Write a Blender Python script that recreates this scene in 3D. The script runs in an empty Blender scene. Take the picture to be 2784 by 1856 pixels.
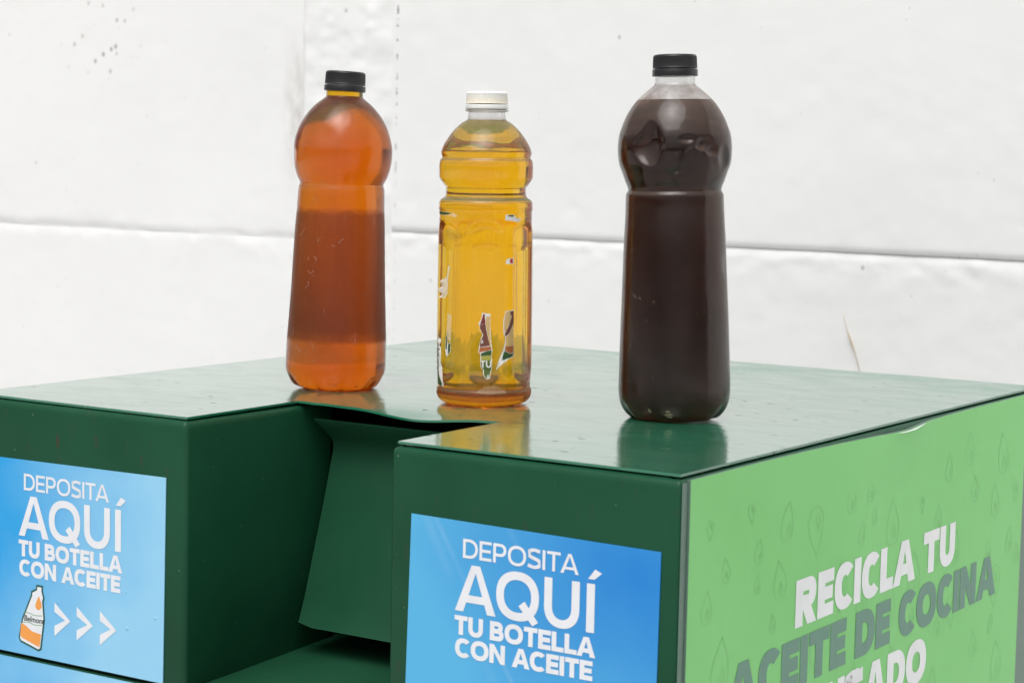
import bpy, bmesh, math, random
import numpy as np
from mathutils import Vector, Matrix
from math import sin, cos, pi, radians, sqrt, exp, asin, atan2

sc = bpy.context.scene
COL = sc.collection
random.seed(7)

# ------------------------------------------------------------------ camera
YAW, PITCH, ROLL = -0.57868, 0.09165, 0.02089
CAM = Vector((0.6101, -1.13157, 0.2))
fwd = Vector((sin(YAW) * cos(PITCH), cos(YAW) * cos(PITCH), -sin(PITCH)))
rt0 = Vector((cos(YAW), -sin(YAW), 0))
up0 = rt0.cross(fwd)
rt = cos(ROLL) * rt0 + sin(ROLL) * up0
up = -sin(ROLL) * rt0 + cos(ROLL) * up0
cd = bpy.data.cameras.new('camera')
cam = bpy.data.objects.new('camera', cd)
COL.objects.link(cam)
cam.matrix_world = Matrix(((rt.x, up.x, -fwd.x, CAM.x), (rt.y, up.y, -fwd.y, CAM.y),
                           (rt.z, up.z, -fwd.z, CAM.z), (0, 0, 0, 1)))
cd.sensor_width = 36
cd.lens = 36 * 5609.9 / 2784
cd.clip_start, cd.clip_end = 0.05, 200
cd.dof.use_dof = True
cd.dof.focus_distance = 1.62
cd.dof.aperture_fstop = 16
sc.camera = cam

# ------------------------------------------------------------------ sky, sun, exposure
SUN_EL, SUN_AZ = radians(62), radians(-35)      # azimuth: from the camera's side, left of the lens axis
w = bpy.data.worlds.new('World')
sc.world = w
w.use_nodes = True
nt = w.node_tree
nt.nodes.clear()
sky = nt.nodes.new('ShaderNodeTexSky')
sky.sky_type = 'NISHITA'
sky.sun_disc = False
sky.sun_elevation = SUN_EL
sun_dir = Vector((0.25 * cos(SUN_EL), -0.968 * cos(SUN_EL), sin(SUN_EL)))   # towards the sun
sky.sun_rotation = atan2(sun_dir.x, sun_dir.y)
sky.air_density, sky.dust_density, sky.ozone_density = 1.0, 6.0, 1.0
hs = nt.nodes.new('ShaderNodeHueSaturation')
hs.inputs['Saturation'].default_value = 0.12     # overcast: the cloud layer greys the sky
bg = nt.nodes.new('ShaderNodeBackground')
bg.inputs['Strength'].default_value = 0.1
wo = nt.nodes.new('ShaderNodeOutputWorld')
nt.links.new(sky.outputs[0], hs.inputs['Color'])
nt.links.new(hs.outputs[0], bg.inputs[0])
nt.links.new(bg.outputs[0], wo.inputs[0])
sd = bpy.data.lights.new('sun', 'SUN')
sd.energy = 0.9
sd.angle = radians(50)
sd.color = (1.0, 0.98, 0.955)
so = bpy.data.objects.new('sun', sd)
COL.objects.link(so)
so.rotation_euler = sun_dir.to_track_quat('Z', 'Y').to_euler()
so.location = (0, 0, 5)
sc.view_settings.view_transform = 'Standard'
sc.view_settings.look = 'None'
sc.view_settings.gamma = 1
sc.view_settings.use_curve_mapping = False
sc.view_settings.exposure = 0.44
sc.render.engine = 'CYCLES'
cy = sc.cycles
cy.use_denoising = True
cy.max_bounces = 24
cy.transmission_bounces = 20
cy.transparent_max_bounces = 16
cy.glossy_bounces = 8
cy.diffuse_bounces = 5
cy.caustics_refractive = True
cy.caustics_reflective = True
cy.sample_clamp_indirect = 4.0

# ------------------------------------------------------------------ helpers
def srgb(r, g, b):
    f = lambda c: c / 12.92 if c <= 0.04045 else ((c + 0.055) / 1.055) ** 2.4
    return (f(r / 255), f(g / 255), f(b / 255), 1)

class Lift(list):
    """polygon laid over the rest of its letter"""
    lv = 1

class NT:
    def __init__(s, name):
        s.m = bpy.data.materials.new(name)
        s.m.use_nodes = True
        s.t = s.m.node_tree
        s.t.nodes.clear()
        s.out = s.n('ShaderNodeOutputMaterial')
        s.tc = s.n('ShaderNodeTexCoord')
    def n(s, typ, **kw):
        nd = s.t.nodes.new(typ)
        for k, v in kw.items():
            if k.startswith('i_'):
                nd.inputs[k[2:].replace('_', ' ')].default_value = v
            else:
                setattr(nd, k, v)
        return nd
    def l(s, a, b):
        s.t.links.new(a, b)
    def bsdf(s, **kw):
        b = s.n('ShaderNodeBsdfPrincipled')
        for k, v in kw.items():
            b.inputs[k.replace('_', ' ')].default_value = v
        s.l(b.outputs[0], s.out.inputs['Surface'])
        return b
    def map(s, scale=(1, 1, 1), rot=(0, 0, 0), loc=(0, 0, 0)):
        m = s.n('ShaderNodeMapping')
        m.inputs['Scale'].default_value = scale
        m.inputs['Rotation'].default_value = rot
        m.inputs['Location'].default_value = loc
        s.l(s.tc.outputs['Object'], m.inputs['Vector'])
        return m.outputs[0]
    def noise(s, vec, scale, detail=3, rough=0.5, dist=0.0):
        n = s.n('ShaderNodeTexNoise')
        n.inputs['Scale'].default_value = scale
        n.inputs['Detail'].default_value = detail
        n.inputs['Roughness'].default_value = rough
        n.inputs['Distortion'].default_value = dist
        s.l(vec, n.inputs['Vector'])
        return n.outputs['Fac']
    def vor(s, vec, scale, feature='F1', rnd=1.0):
        n = s.n('ShaderNodeTexVoronoi')
        n.feature = feature
        n.inputs['Scale'].default_value = scale
        n.inputs['Randomness'].default_value = rnd
        s.l(vec, n.inputs['Vector'])
        return n
    def ramp(s, fac, p0, p1, c0=(0, 0, 0, 1), c1=(1, 1, 1, 1)):
        r = s.n('ShaderNodeValToRGB')
        e = r.color_ramp.elements
        e[0].position, e[1].position = p0, p1
        e[0].color, e[1].color = c0, c1
        s.l(fac, r.inputs[0])
        return r.outputs[0]
    def mr(s, v, a, b, c=0.0, d=1.0):
        n = s.n('ShaderNodeMapRange')
        n.clamp = True
        for i, x in zip((1, 2, 3, 4), (a, b, c, d)):
            n.inputs[i].default_value = x
        s.l(v, n.inputs[0])
        return n.outputs[0]
    def math(s, op, a, b=None):
        n = s.n('ShaderNodeMath', operation=op)
        for i, x in enumerate((a, b)):
            if x is None:
                continue
            if isinstance(x, (int, float)):
                n.inputs[i].default_value = x
            else:
                s.l(x, n.inputs[i])
        return n.outputs[0]
    def mix(s, fac, a, b):
        n = s.n('ShaderNodeMix', data_type='RGBA')
        for x, i in ((fac, 0), (a, 6), (b, 7)):
            if isinstance(x, (tuple, list)):
                n.inputs[i].default_value = x
            elif isinstance(x, (int, float)):
                n.inputs[i].default_value = x
            else:
                s.l(x, n.inputs[i])
        return n.outputs[2]
    def bump(s, h, strength, dist, prev=None):
        b = s.n('ShaderNodeBump')
        b.inputs['Strength'].default_value = strength
        b.inputs['Distance'].default_value = dist
        s.l(h, b.inputs['Height'])
        if prev is not None:
            s.l(prev, b.inputs['Normal'])
        return b.outputs[0]
    def sep(s, vec=None):
        n = s.n('ShaderNodeSeparateXYZ')
        s.l(vec if vec is not None else s.tc.outputs['Object'], n.inputs[0])
        return n.outputs

def tag(o, label=None, cat=None, group=None, kind=None):
    for k, v in (('label', label), ('category', cat), ('group', group), ('kind', kind)):
        if v:
            o[k] = v
    return o

def mesh_obj(name, verts, faces, mats, parent=None, smooth=False, fmat=None):
    me = bpy.data.meshes.new(name)
    me.from_pydata([tuple(v) for v in verts], [], [tuple(f) for f in faces])
    for m in (mats if isinstance(mats, (list, tuple)) else [mats]):
        me.materials.append(m)
    if smooth:
        me.polygons.foreach_set('use_smooth', [True] * len(me.polygons))
    if fmat is not None:
        me.polygons.foreach_set('material_index', fmat)
    me.update()
    o = bpy.data.objects.new(name, me)
    COL.objects.link(o)
    if parent:
        o.parent = parent
    return o

def empty(name, loc, rot=(0, 0, 0)):
    o = bpy.data.objects.new(name, None)
    COL.objects.link(o)
    o.location = loc
    o.rotation_euler = rot
    o.empty_display_size = 0.05
    return o

def recalc(o):
    bm = bmesh.new()
    bm.from_mesh(o.data)
    bmesh.ops.recalc_face_normals(bm, faces=bm.faces)
    bm.to_mesh(o.data)
    bm.free()

def angle_smooth(o, deg=35):
    me = o.data
    bm = bmesh.new()
    bm.from_mesh(me)
    for f in bm.faces:
        f.smooth = True
    for e in bm.edges:
        if len(e.link_faces) == 2 and e.calc_face_angle(0) > radians(deg):
            e.smooth = False
    bm.to_mesh(me)
    bm.free()

# ------------------------------------------------------------------ numpy noise
def vnoise(x, y, freq, seed):
    rng = np.random.RandomState(seed)
    N = 512
    L = rng.rand(N, N)
    fx, fy = x * freq + 1000, y * freq + 1000
    ix, iy = np.floor(fx).astype(int), np.floor(fy).astype(int)
    tx, ty = fx - ix, fy - iy
    tx, ty = tx * tx * (3 - 2 * tx), ty * ty * (3 - 2 * ty)
    g = lambda a, b: L[a % N, b % N]
    return ((g(ix, iy) * (1 - tx) + g(ix + 1, iy) * tx) * (1 - ty)
            + (g(ix, iy + 1) * (1 - tx) + g(ix + 1, iy + 1) * tx) * ty) * 2 - 1

def fbm(x, y, freq, seed, octs=4, gain=0.5):
    s, a, t = 0, 1, 0
    for i in range(octs):
        s = s + a * vnoise(x, y, freq * 2 ** i, seed + i)
        t += a
        a *= gain
    return s / t

# ------------------------------------------------------------------ materials
def mat_wall():
    k = NT('white_painted_concrete')
    b = k.bsdf(Roughness=0.85, Specular_IOR_Level=0.25)
    mp = k.map((1 / 1.13,) * 3, (0, 0, 0), (.0793 / 1.13, -.1471 / 1.13, .026 / 1.13))
    k.tc = type('Coords', (), {'outputs': {'Object': mp}})
    obj = k.tc.outputs['Object']
    x, y, z = k.sep()
    base = k.mix(k.mr(k.noise(obj, 2.2, 4, 0.6), .35, .7), (.86, .862, .858, 1), (.90, .902, .90, 1))
    # faint yellowish grime
    g = k.mr(k.noise(obj, 5.0, 5, .65), .62, .85, 0, .35)
    base = k.mix(g, base, (.78, .765, .73, 1))
    # grime beside the post
    sx = k.mr(k.math('ABSOLUTE', k.math('ADD', x, 1.048)), .002, .026, 1, 0)
    sz = k.mr(k.math('ABSOLUTE', k.math('ADD', z, -.245)), .02, .11, 1, 0)
    st = k.math('MULTIPLY', k.math('MULTIPLY', sx, sz), k.mr(k.noise(k.map((1, 1, .4)), 60, 4, .6), .35, .7))
    base = k.mix(k.math('MULTIPLY', st, .8), base, (.52, .49, .46, 1))
    # dark pin-holes: two sizes of sparse specks
    for sc_, rad, keep in ((26, .075, .72), (60, .10, .80), (11, .035, .6)):
        v = k.vor(k.map((1, .02, .8)), sc_)
        dot = k.mr(k.math('ADD', v.outputs['Distance'], k.math('MULTIPLY', k.noise(obj, 300, 1), .05)), rad * .55 + .02, rad + .02, 1, 0)
        sepc = k.n('ShaderNodeSeparateColor')
        k.l(v.outputs['Color'], sepc.inputs[0])
        gate = k.math('GREATER_THAN', sepc.outputs[0], keep)
        base = k.mix(k.math('MULTIPLY', k.math('MULTIPLY', dot, gate), k.mr(sepc.outputs[1], 0, 1, .15, .75)), base, (.16, .155, .14, 1))
    # cluster of pock holes high on the left slab
    d = k.math('SQRT', k.math('ADD', k.math('POWER', k.math('ADD', x, 1.385), 2), k.math('POWER', k.math('ADD', z, -.345), 2)))
    v = k.vor(k.map((1, .02, .8), loc=(.3, 0, .1)), 75)
    cl = k.math('MULTIPLY', k.mr(d, .02, .085, 1, 0), k.mr(v.outputs['Distance'], .12, .26, 1, 0))
    sepc = k.n('ShaderNodeSeparateColor')
    k.l(v.outputs['Color'], sepc.inputs[0])
    cl = k.math('MULTIPLY', cl, k.math('GREATER_THAN', sepc.outputs[0], .55))
    base = k.mix(k.math('MULTIPLY', cl, .85), base, (.22, .20, .15, 1))
    # cracked dark line along the right edge of the post
    cr = k.mr(k.math('ABSOLUTE', k.math('ADD', k.math('ADD', x, .8895), k.math('MULTIPLY', k.noise(k.map((0, 0, 1)), 40, 3), .003))), .0006, .0019, 1, 0)
    cr = k.math('MULTIPLY', cr, k.mr(k.noise(k.map((0, 0, 1), loc=(0, 0, 3.1)), 42, 4, .7), .50, .56))
    cr = k.math('MULTIPLY', cr, k.mr(z, .10, .34, .12, .9))
    base = k.mix(cr, base, (.09, .085, .08, 1))
    k.l(base, b.inputs['Base Color'])
    h1 = k.noise(obj, 60, 5, .62)
    h2 = k.noise(obj, 320, 3, .6)
    nb = k.bump(h1, .10, .0018)
    nb = k.bump(h2, .10, .0007, nb)
    k.l(nb, b.inputs['Normal'])
    return k.m

def mat_green(name, base=(.0085, .064, .030), rough=.32, top=False, chips=True):
    k = NT(name)
    b = k.bsdf(Roughness=rough, Specular_IOR_Level=.2)
    obj = k.tc.outputs['Object']
    c0 = (*base, 1)
    c1 = (base[0] * 1.5, base[1] * 1.22, base[2] * 1.28, 1)
    col = k.mix(k.mr(k.noise(obj, 9, 4, .6), .35, .7), c0, c1)
    if chips:
        # short vertical rust streaks and chips
        v = k.vor(k.map((125, 125, 42)), 1.0)
        sepc = k.n('ShaderNodeSeparateColor')
        k.l(v.outputs['Color'], sepc.inputs[0])
        dist = k.math('ADD', v.outputs['Distance'], k.math('MULTIPLY', k.noise(k.map((1, 1, .4)), 260, 3, .7), .3))
        s_ = k.math('MULTIPLY', k.mr(dist, .34, .46, 1, 0), k.math('GREATER_THAN', sepc.outputs[0], .45))
        zone = k.mr(k.noise(k.map((1, 1, 1), loc=(2.3, 0, 0)), 5, 2), .36, .52)
        ox, oy, oz = k.sep()
        zone = k.math('MULTIPLY', zone, k.math('MULTIPLY', k.mr(ox, -.46, -.42, 1, .30), k.mr(oy, .003, .02, 1, .30)))
        s_ = k.math('MULTIPLY', k.math('MULTIPLY', s_, zone), k.mr(sepc.outputs[1], 0, 1, .15, .70))
        col = k.mix(s_, col, (.060, .040, .032, 1))
        # pale dust specks
        v2 = k.vor(obj, 150)
        sep2 = k.n('ShaderNodeSeparateColor')
        k.l(v2.outputs['Color'], sep2.inputs[0])
        d2 = k.math('MULTIPLY', k.mr(v2.outputs['Distance'], .07, .13, 1, 0), k.math('GREATER_THAN', sep2.outputs[0], .93))
        col = k.mix(k.math('MULTIPLY', d2, .45), col, (.30, .36, .31, 1))
    k.l(col, b.inputs['Base Color'])
    rr = k.mr(k.noise(obj, 14, 4, .6), .3, .7, rough * .85, rough * 1.2)
    k.l(rr, b.inputs['Roughness'])
    nb = k.bump(k.noise(obj, 7, 2), .25, .01)
    nb = k.bump(k.noise(obj, 500, 2), .04, .0008, nb)
    k.l(nb, b.inputs['Normal'])
    return k.m

def mat_top():
    k = NT('glossy_green_top_paint')
    b = k.bsdf(Roughness=.1, IOR=1.6, Coat_Weight=.8, Coat_IOR=1.52)
    obj = k.tc.outputs['Object']
    rot = (0, 0, -YAW)                                  # brush strokes run across the sheet
    col = k.mix(k.mr(k.noise(obj, 8, 4, .6), .35, .7), (.012, .165, .085, 1), (.020, .205, .108, 1))
    # dust film, thicker in patches
    dust = k.mr(k.noise(k.map((1, 2.2, 1), rot), 7, 5, .65), .38, .75, .0, .07)
    col = k.mix(dust, col, (.42, .46, .43, 1))
    # pale dust grains
    for s_, thr, r_, c_ in ((190, .86, .15, .55), (95, .93, .10, .6)):
        v = k.vor(obj, s_)
        sp = k.n('ShaderNodeSeparateColor')
        k.l(v.outputs['Color'], sp.inputs[0])
        d = k.math('MULTIPLY', k.mr(v.outputs['Distance'], r_ * .5, r_, 1, 0), k.math('GREATER_THAN', sp.outputs[0], thr))
        col = k.mix(k.math('MULTIPLY', d, c_), col, (.50, .50, .40, 1))
    # dark flecks and fine scratches along the strokes
    v = k.vor(k.map((45, 95, 45), rot), 1.0)
    sp = k.n('ShaderNodeSeparateColor')
    k.l(v.outputs['Color'], sp.inputs[0])
    dd = k.math('ADD', v.outputs['Distance'], k.math('MULTIPLY', k.noise(k.map((60, 240, 60), rot), 3.0, 3, .7), .35))
    fl = k.math('MULTIPLY', k.mr(dd, .25, .35, 1, 0), k.math('GREATER_THAN', sp.outputs[0], .60))
    fl = k.math('MULTIPLY', fl, k.mr(k.noise(obj, 9, 3), .38, .55))
    col = k.mix(k.math('MULTIPLY', fl, .85), col, (.012, .02, .016, 1))
    k.l(col, b.inputs['Base Color'])
    r0 = k.mr(k.noise(k.map((1, 2.4, 1), rot), 16, 5, .65), .36, .72, .075, .21)
    yy = k.sep()[1]
    r0 = k.math('ADD', r0, k.math('MULTIPLY', k.mr(yy, .30, .66, 0, .15), k.mr(k.noise(obj, 6, 3, .6), .35, .65, .3, 1)))
    r1 = k.math('ADD', r0, k.math('MULTIPLY', fl, .45))
    k.l(r1, b.inputs['Roughness'])
    k.l(r1, b.inputs['Coat Roughness'])
    nb = k.bump(k.noise(k.map((30, 110, 30), rot), 1.0, 3, .6), .16, .0016)
    nb = k.bump(k.noise(obj, 14, 2), .12, .0035, nb)
    nb = k.bump(k.noise(k.map((120, 420, 120), rot), 1.0, 3, .65), .08, .0005, nb)
    k.l(nb, b.inputs['Normal'])
    k.l(nb, b.inputs['Coat Normal'])
    return k.m

def mat_plain(name, col, rough=.45, bump=0, **kw):
    k = NT(name)
    b = k.bsdf(Roughness=rough, **kw)
    obj = k.tc.outputs['Object']
    c = col if len(col) == 4 else (*col, 1)
    lo = (c[0] * .93, c[1] * .93, c[2] * .93, 1)
    k.l(k.mix(k.mr(k.noise(obj, 60, 3), .3, .7), lo, c), b.inputs['Base Color'])
    if bump:
        k.l(k.bump(k.noise(obj, 400, 2), bump, .0006), b.inputs['Normal'])
    return k.m

def mat_sticker_pale():
    k = NT('printed_sky_vinyl_pale')
    b = k.bsdf(Roughness=.38, Specular_IOR_Level=.3)
    x, y, z = k.sep()
    obj = k.tc.outputs['Object']
    n = k.noise(obj, 11, 3, .55)
    u = k.math('ADD', k.mr(x, -.61, -.433, -.35, .45), k.math('MULTIPLY', n, .9))
    v = k.mr(z, -.21, -.10, .35, 0)
    f = k.math('ADD', u, v)
    c = k.mix(k.mr(f, .05, .9), (.030, .36, .77, 1), (.30, .62, .86, 1))
    # printed cloud glow, centre left
    k.l(c, b.inputs['Base Color'])
    v2 = k.vor(obj, 70)
    sp = k.n('ShaderNodeSeparateColor')
    k.l(v2.outputs['Color'], sp.inputs[0])
    bub = k.math('MULTIPLY', k.mr(v2.outputs['Distance'], .04, .13, 1, 0), k.math('GREATER_THAN', sp.outputs[0], .86))
    k.l(k.bump(bub, .5, .0012), b.inputs['Normal'])
    return k.m

def mat_sticker_deep():
    k = NT('printed_sky_vinyl_deep')
    b = k.bsdf(Roughness=.38, Specular_IOR_Level=.3)
    x, y, z = k.sep()
    obj = k.tc.outputs['Object']
    n = k.math('MULTIPLY', k.noise(obj, 10, 3, .5), .55)
    d = k.math('SQRT', k.math('ADD', k.math('POWER', k.math('ADD', x, .03), 2),
                              k.math('POWER', k.math('MULTIPLY', k.math('ADD', z, .068), 1.15), 2)))
    f = k.math('ADD', k.mr(d, 0, .19, -.32, .78), n)
    c = k.mix(k.mr(f, 0, .95), (.014, .215, .64, 1), (.10, .45, .76, 1))
    # sun rays printed across it
    for (px, slope, wd, amt) in ((-.188, .62, .0035, .30), (-.196, .55, .006, .12), (-.128, .58, .004, .10)):
        line = k.math('ABSOLUTE', k.math('SUBTRACT', k.math('ADD', x, -px), k.math('MULTIPLY', k.math('ADD', z, .047), -slope)))
        m = k.math('MULTIPLY', k.mr(line, 0, wd, 1, 0), k.mr(k.noise(k.map((1, 1, 1), loc=(px * 9, 0, 0)), 14, 2), .4, .62, 0, amt))
        c = k.mix(m, c, (.45, .68, .86, 1))
    k.l(c, b.inputs['Base Color'])
    k.l(k.bump(k.noise(obj, 18, 2), .06, .004), b.inputs['Normal'])
    return k.m

def mat_vinyl_green():
    k = NT('light_green_vinyl')
    b = k.bsdf(Roughness=.40, Specular_IOR_Level=.3)
    obj = k.tc.outputs['Object']
    c = k.mix(k.mr(k.noise(obj, 6, 3), .3, .7), (.205, .60, .18, 1), (.232, .635, .21, 1))
    k.l(c, b.inputs['Base Color'])
    k.l(k.bump(k.noise(obj, 6, 2), .12, .006), b.inputs['Normal'])
    return k.m

def mat_shell(name, haze, haze_col, rough, film=None, dirt=None, scratch=.3, up=.2, edge=2.0, clear_above=9.0):
    """clear PET: haze of dust, grease and painted sheen over a smooth dielectric; film = (h0, h1, colour, amount)"""
    k = NT(name)
    obj = k.tc.outputs['Object']
    x, y, z = k.sep()
    g = k.n('ShaderNodeBsdfGlass')
    g.inputs['IOR'].default_value = 1.5
    d = k.n('ShaderNodeBsdfDiffuse')
    tl = k.n('ShaderNodeBsdfTranslucent')
    mixd = k.n('ShaderNodeMixShader')
    mixd.inputs[0].default_value = .5
    k.l(d.outputs[0], mixd.inputs[1])
    k.l(tl.outputs[0], mixd.inputs[2])
    ms = k.n('ShaderNodeMixShader')
    k.l(g.outputs[0], ms.inputs[1])
    k.l(mixd.outputs[0], ms.inputs[2])
    k.l(ms.outputs[0], k.out.inputs['Surface'])
    patch = k.mr(k.noise(k.map((1, 1, .5)), 22, 5, .6), .35, .72, .35, 1.5)
    # rim sheen painted by facing angle; dust and painted sky sheen on up-facing shoulders
    lw = k.n('ShaderNodeLayerWeight')
    lw.inputs['Blend'].default_value = .5
    fac = k.math('MULTIPLY', k.math('MULTIPLY', patch, haze), k.mr(lw.outputs['Facing'], .35, 1, 1, 1 + edge))
    ge = k.n('ShaderNodeNewGeometry')
    nz = k.sep(ge.outputs['Normal'])[2]
    upm = k.math('MULTIPLY', k.mr(nz, .10, .80, 0, up), k.mr(k.noise(k.map((1, 1, 1.6)), 38, 5, .68), .3, .7, .55, 1.25))
    upm = k.math('MULTIPLY', upm, k.mr(z, clear_above - .001, clear_above + .001, 1, .22))
    fac = k.math('ADD', fac, upm)
    # dust grains and scuffs
    v = k.vor(obj, 380)
    sp = k.n('ShaderNodeSeparateColor')
    k.l(v.outputs['Color'], sp.inputs[0])
    gr = k.math('MULTIPLY', k.mr(v.outputs['Distance'], .06, .15, 1, 0), k.math('GREATER_THAN', sp.outputs[0], .86))
    sc_ = k.vor(k.map((150, 150, 26), (0.15, 0.1, 0)), 1.0)
    sp2 = k.n('ShaderNodeSeparateColor')
    k.l(sc_.outputs['Color'], sp2.inputs[0])
    scr = k.math('MULTIPLY', k.mr(sc_.outputs['Distance'], .03, .10, 1, 0), k.math('GREATER_THAN', sp2.outputs[0], .80))
    fac = k.math('ADD', fac, k.math('MULTIPLY', k.math('ADD', gr, scr), scratch))
    gcol = (1, 1, 1, 1)
    col = haze_col
    if film:
        h0, h1, fc, amt, fr = film
        edge = k.math('MULTIPLY', k.math('SUBTRACT', k.noise(k.map((1, 1, 0)), 28, 1), .5), .014)
        m = k.math('MULTIPLY', k.mr(z, h0 - .0015, h0 + .0025, 0, 1), k.mr(k.math('SUBTRACT', z, k.math('ADD', edge, h1)), -.0030, .0015, 1, 0))
        stripes = k.mr(k.noise(k.map((1, 1, .06)), 45, 3, .6), .32, .68, .72, 1.0)
        m = k.math('MULTIPLY', m, k.math('MULTIPLY', stripes, k.mr(z, h0, h1, 1.0, .72)))
        gcol = k.mix(m, (1, 1, 1, 1), fc)
        fac = k.math('ADD', fac, k.math('MULTIPLY', m, amt))
        rgh = k.mr(m, 0, 1, rough, fr)
        k.l(rgh, g.inputs['Roughness'])
        k.l(gcol, g.inputs['Color'])
    else:
        g.inputs['Roughness'].default_value = rough
        g.inputs['Color'].default_value = gcol
    if dirt:
        h, wd, amt, dc = dirt
        m2 = k.math('MULTIPLY', k.mr(k.math('ABSOLUTE', k.math('SUBTRACT', z, h)), wd * .3, wd, 1, 0),
                    k.mr(k.noise(obj, 55, 4, .7), .42, .7, 0, amt))
        col = k.mix(m2, haze_col, dc)
        fac = k.math('ADD', fac, m2)
    for nd in (d, tl):
        if isinstance(col, tuple):
            nd.inputs['Color'].default_value = col
        else:
            k.l(col, nd.inputs['Color'])
    k.l(k.math('MINIMUM', fac, .9), ms.inputs[0])
    nb = k.bump(k.noise(k.map((1, 1, .45)), 55, 3), .16, .0016)
    for nd in (g, d):
        k.l(nb, nd.inputs['Normal'])
    return k.m

def mat_oil(name, sig):
    """absorbing oil; its boundary is index matched to the bottle wall around it"""
    k = NT(name)
    t = k.n('ShaderNodeBsdfTransparent')
    k.l(t.outputs[0], k.out.inputs['Surface'])
    a = k.n('ShaderNodeVolumeAbsorption')
    D = max(sig)
    a.inputs['Density'].default_value = D
    a.inputs['Color'].default_value = (1 - sig[0] / D, 1 - sig[1] / D, 1 - sig[2] / D, 1)
    k.l(a.outputs[0], k.out.inputs['Volume'])
    return k.m

def mat_film(name, col, alpha):
    k = NT(name)
    d = k.n('ShaderNodeBsdfDiffuse')
    d.inputs['Color'].default_value = col
    t = k.n('ShaderNodeBsdfTransparent')
    ms = k.n('ShaderNodeMixShader')
    f = k.mr(k.noise(k.map((1, 1, .3)), 260, 4, .7), .3, .7, alpha * .55, min(1, alpha * 1.35))
    k.l(f, ms.inputs[0])
    k.l(t.outputs[0], ms.inputs[1])
    k.l(d.outputs[0], ms.inputs[2])
    k.l(ms.outputs[0], k.out.inputs['Surface'])
    return k.m

M_WALL = mat_wall()
M_GREEN = mat_green('dark_green_paint')
M_GREEN2 = mat_green('dark_green_flap_paint', (.0115, .068, .033), .36, False, False)
M_TOP = mat_top()
M_BLACK = mat_plain('painted_shade_black', (.006, .007, .006), .8)  # black that stands for shade in the seam gap and the hollow
M_WHITE = mat_plain('white_print', (.83, .85, .89), .4)
M_WHITE2 = mat_plain('white_vinyl_letter', (.85, .865, .88), .4)
M_TEAL = mat_plain('grey_green_vinyl_letter', (.115, .265, .195), .4)
M_DROP = mat_plain('drop_outline_print', (.203, .58, .180), .4)
M_VINYL = mat_vinyl_green()
M_EDGE = mat_plain('grey_green_edge_strip', (.125, .20, .162), .38)  # panel rim colour, and painted sheen on the body strips
M_STICK_A = mat_sticker_pale()
M_STICK_B = mat_sticker_deep()
M_ORANGE = mat_plain('orange_print', (.90, .36, .075), .4)
M_DKGREEN = mat_plain('dark_green_print', (.016, .105, .085), .4)
M_INK = mat_plain('black_ink', (.01, .03, .022), .4)
M_CAP = mat_plain('black_plastic_cap', (.012, .012, .014), .36, .15)
M_GROUND = mat_plain('grey_concrete_ground', (.44, .435, .425), .85)

# ------------------------------------------------------------------ ground
ZG = -1.1
tag(mesh_obj('ground', [(-30, -30, ZG), (30, -30, ZG), (30, 30, ZG), (-30, 30, ZG)], [(0, 1, 2, 3)], M_GROUND), kind='structure')

# ------------------------------------------------------------------ wall: precast slabs between posts
YW = 0.9
KW = 1.13                                   # true size of the wall against the sheet it was measured on
OFFW = (-.0793, .1471, -.026)
def wpt(p):
    return (p[0] * KW + OFFW[0], p[1] * KW + OFFW[1], p[2] * KW + OFFW[2])
wall = tag(empty('concrete_wall', (0, 0, 0)), 'white painted precast concrete slab wall with a post, behind the green bin', 'wall')

def slab(name, x0, x1, z0, z1, yb, step, seed, fn=None, thick=.05):
    nx, nz = max(2, int((x1 - x0) / step) + 1), max(2, int((z1 - z0) / step) + 1)
    X, Z = np.meshgrid(np.linspace(x0, x1, nx), np.linspace(z0, z1, nz))
    Y = np.full_like(X, yb)
    if fn:
        Y = Y + fn(X, Z)
    V = list(zip(X.ravel(), Y.ravel(), Z.ravel()))
    F = []
    for j in range(nz - 1):
        for i in range(nx - 1):
            a = j * nx + i
            F.append((a, a + 1, a + nx + 1, a + nx))
    # back face and rim: a closed slab
    loop = list(range(nx)) + [j * nx + nx - 1 for j in range(1, nz)] + [(nz - 1) * nx + i for i in range(nx - 2, -1, -1)] + [j * nx for j in range(nz - 2, 0, -1)]
    base = len(V)
    for i in loop:
        V.append((V[i][0], yb + thick, V[i][2]))
    n = len(loop)
    for i in range(n):
        F.append((loop[i], base + i, base + (i + 1) % n, loop[(i + 1) % n]))
    F.append([base + i for i in range(n)])
    o = mesh_obj(name, [wpt(v) for v in V], F, M_WALL, wall)
    angle_smooth(o, 60)
    return o

def edge_round(d, r, depth):
    t = np.clip(1 - d / r, 0, 1)
    return depth * t * t

def left_upper(X, Z):
    d = Z - (.0828 + .0125 * (X + 1.58) + .0012 * fbm(X, X * 0, 30, 5))
    rough = .0006 * fbm(X, Z, 9, 11, 4) + .0003 * fbm(X, Z, 60, 12, 3)
    r = edge_round(np.abs(Z - .085), .03, 1) * .0026 * fbm(X, Z, 26, 14, 4)
    return rough + r + edge_round(Z - .0855, .012, .0024)

def left_lower(X, Z):
    rough = .0006 * fbm(X, Z, 9, 21, 4) + .0003 * fbm(X, Z, 60, 22, 3)
    r = edge_round(np.abs(Z - .085), .035, 1) * .0028 * fbm(X, Z, 30, 24, 4)
    return rough + r + edge_round(.0855 - Z, .012, .0010)

def right_upper(X, Z):
    rough = .0005 * fbm(X, Z, 8, 31, 4) + .0004 * fbm(X, Z, 50, 32, 3)
    chip = edge_round(np.abs(Z - .135), .028, 1) * .003 * np.clip(fbm(X, Z, 22, 34, 3) - .2, 0, 1)
    return rough + chip + edge_round(Z - .1010, .006, .0022)

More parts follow.
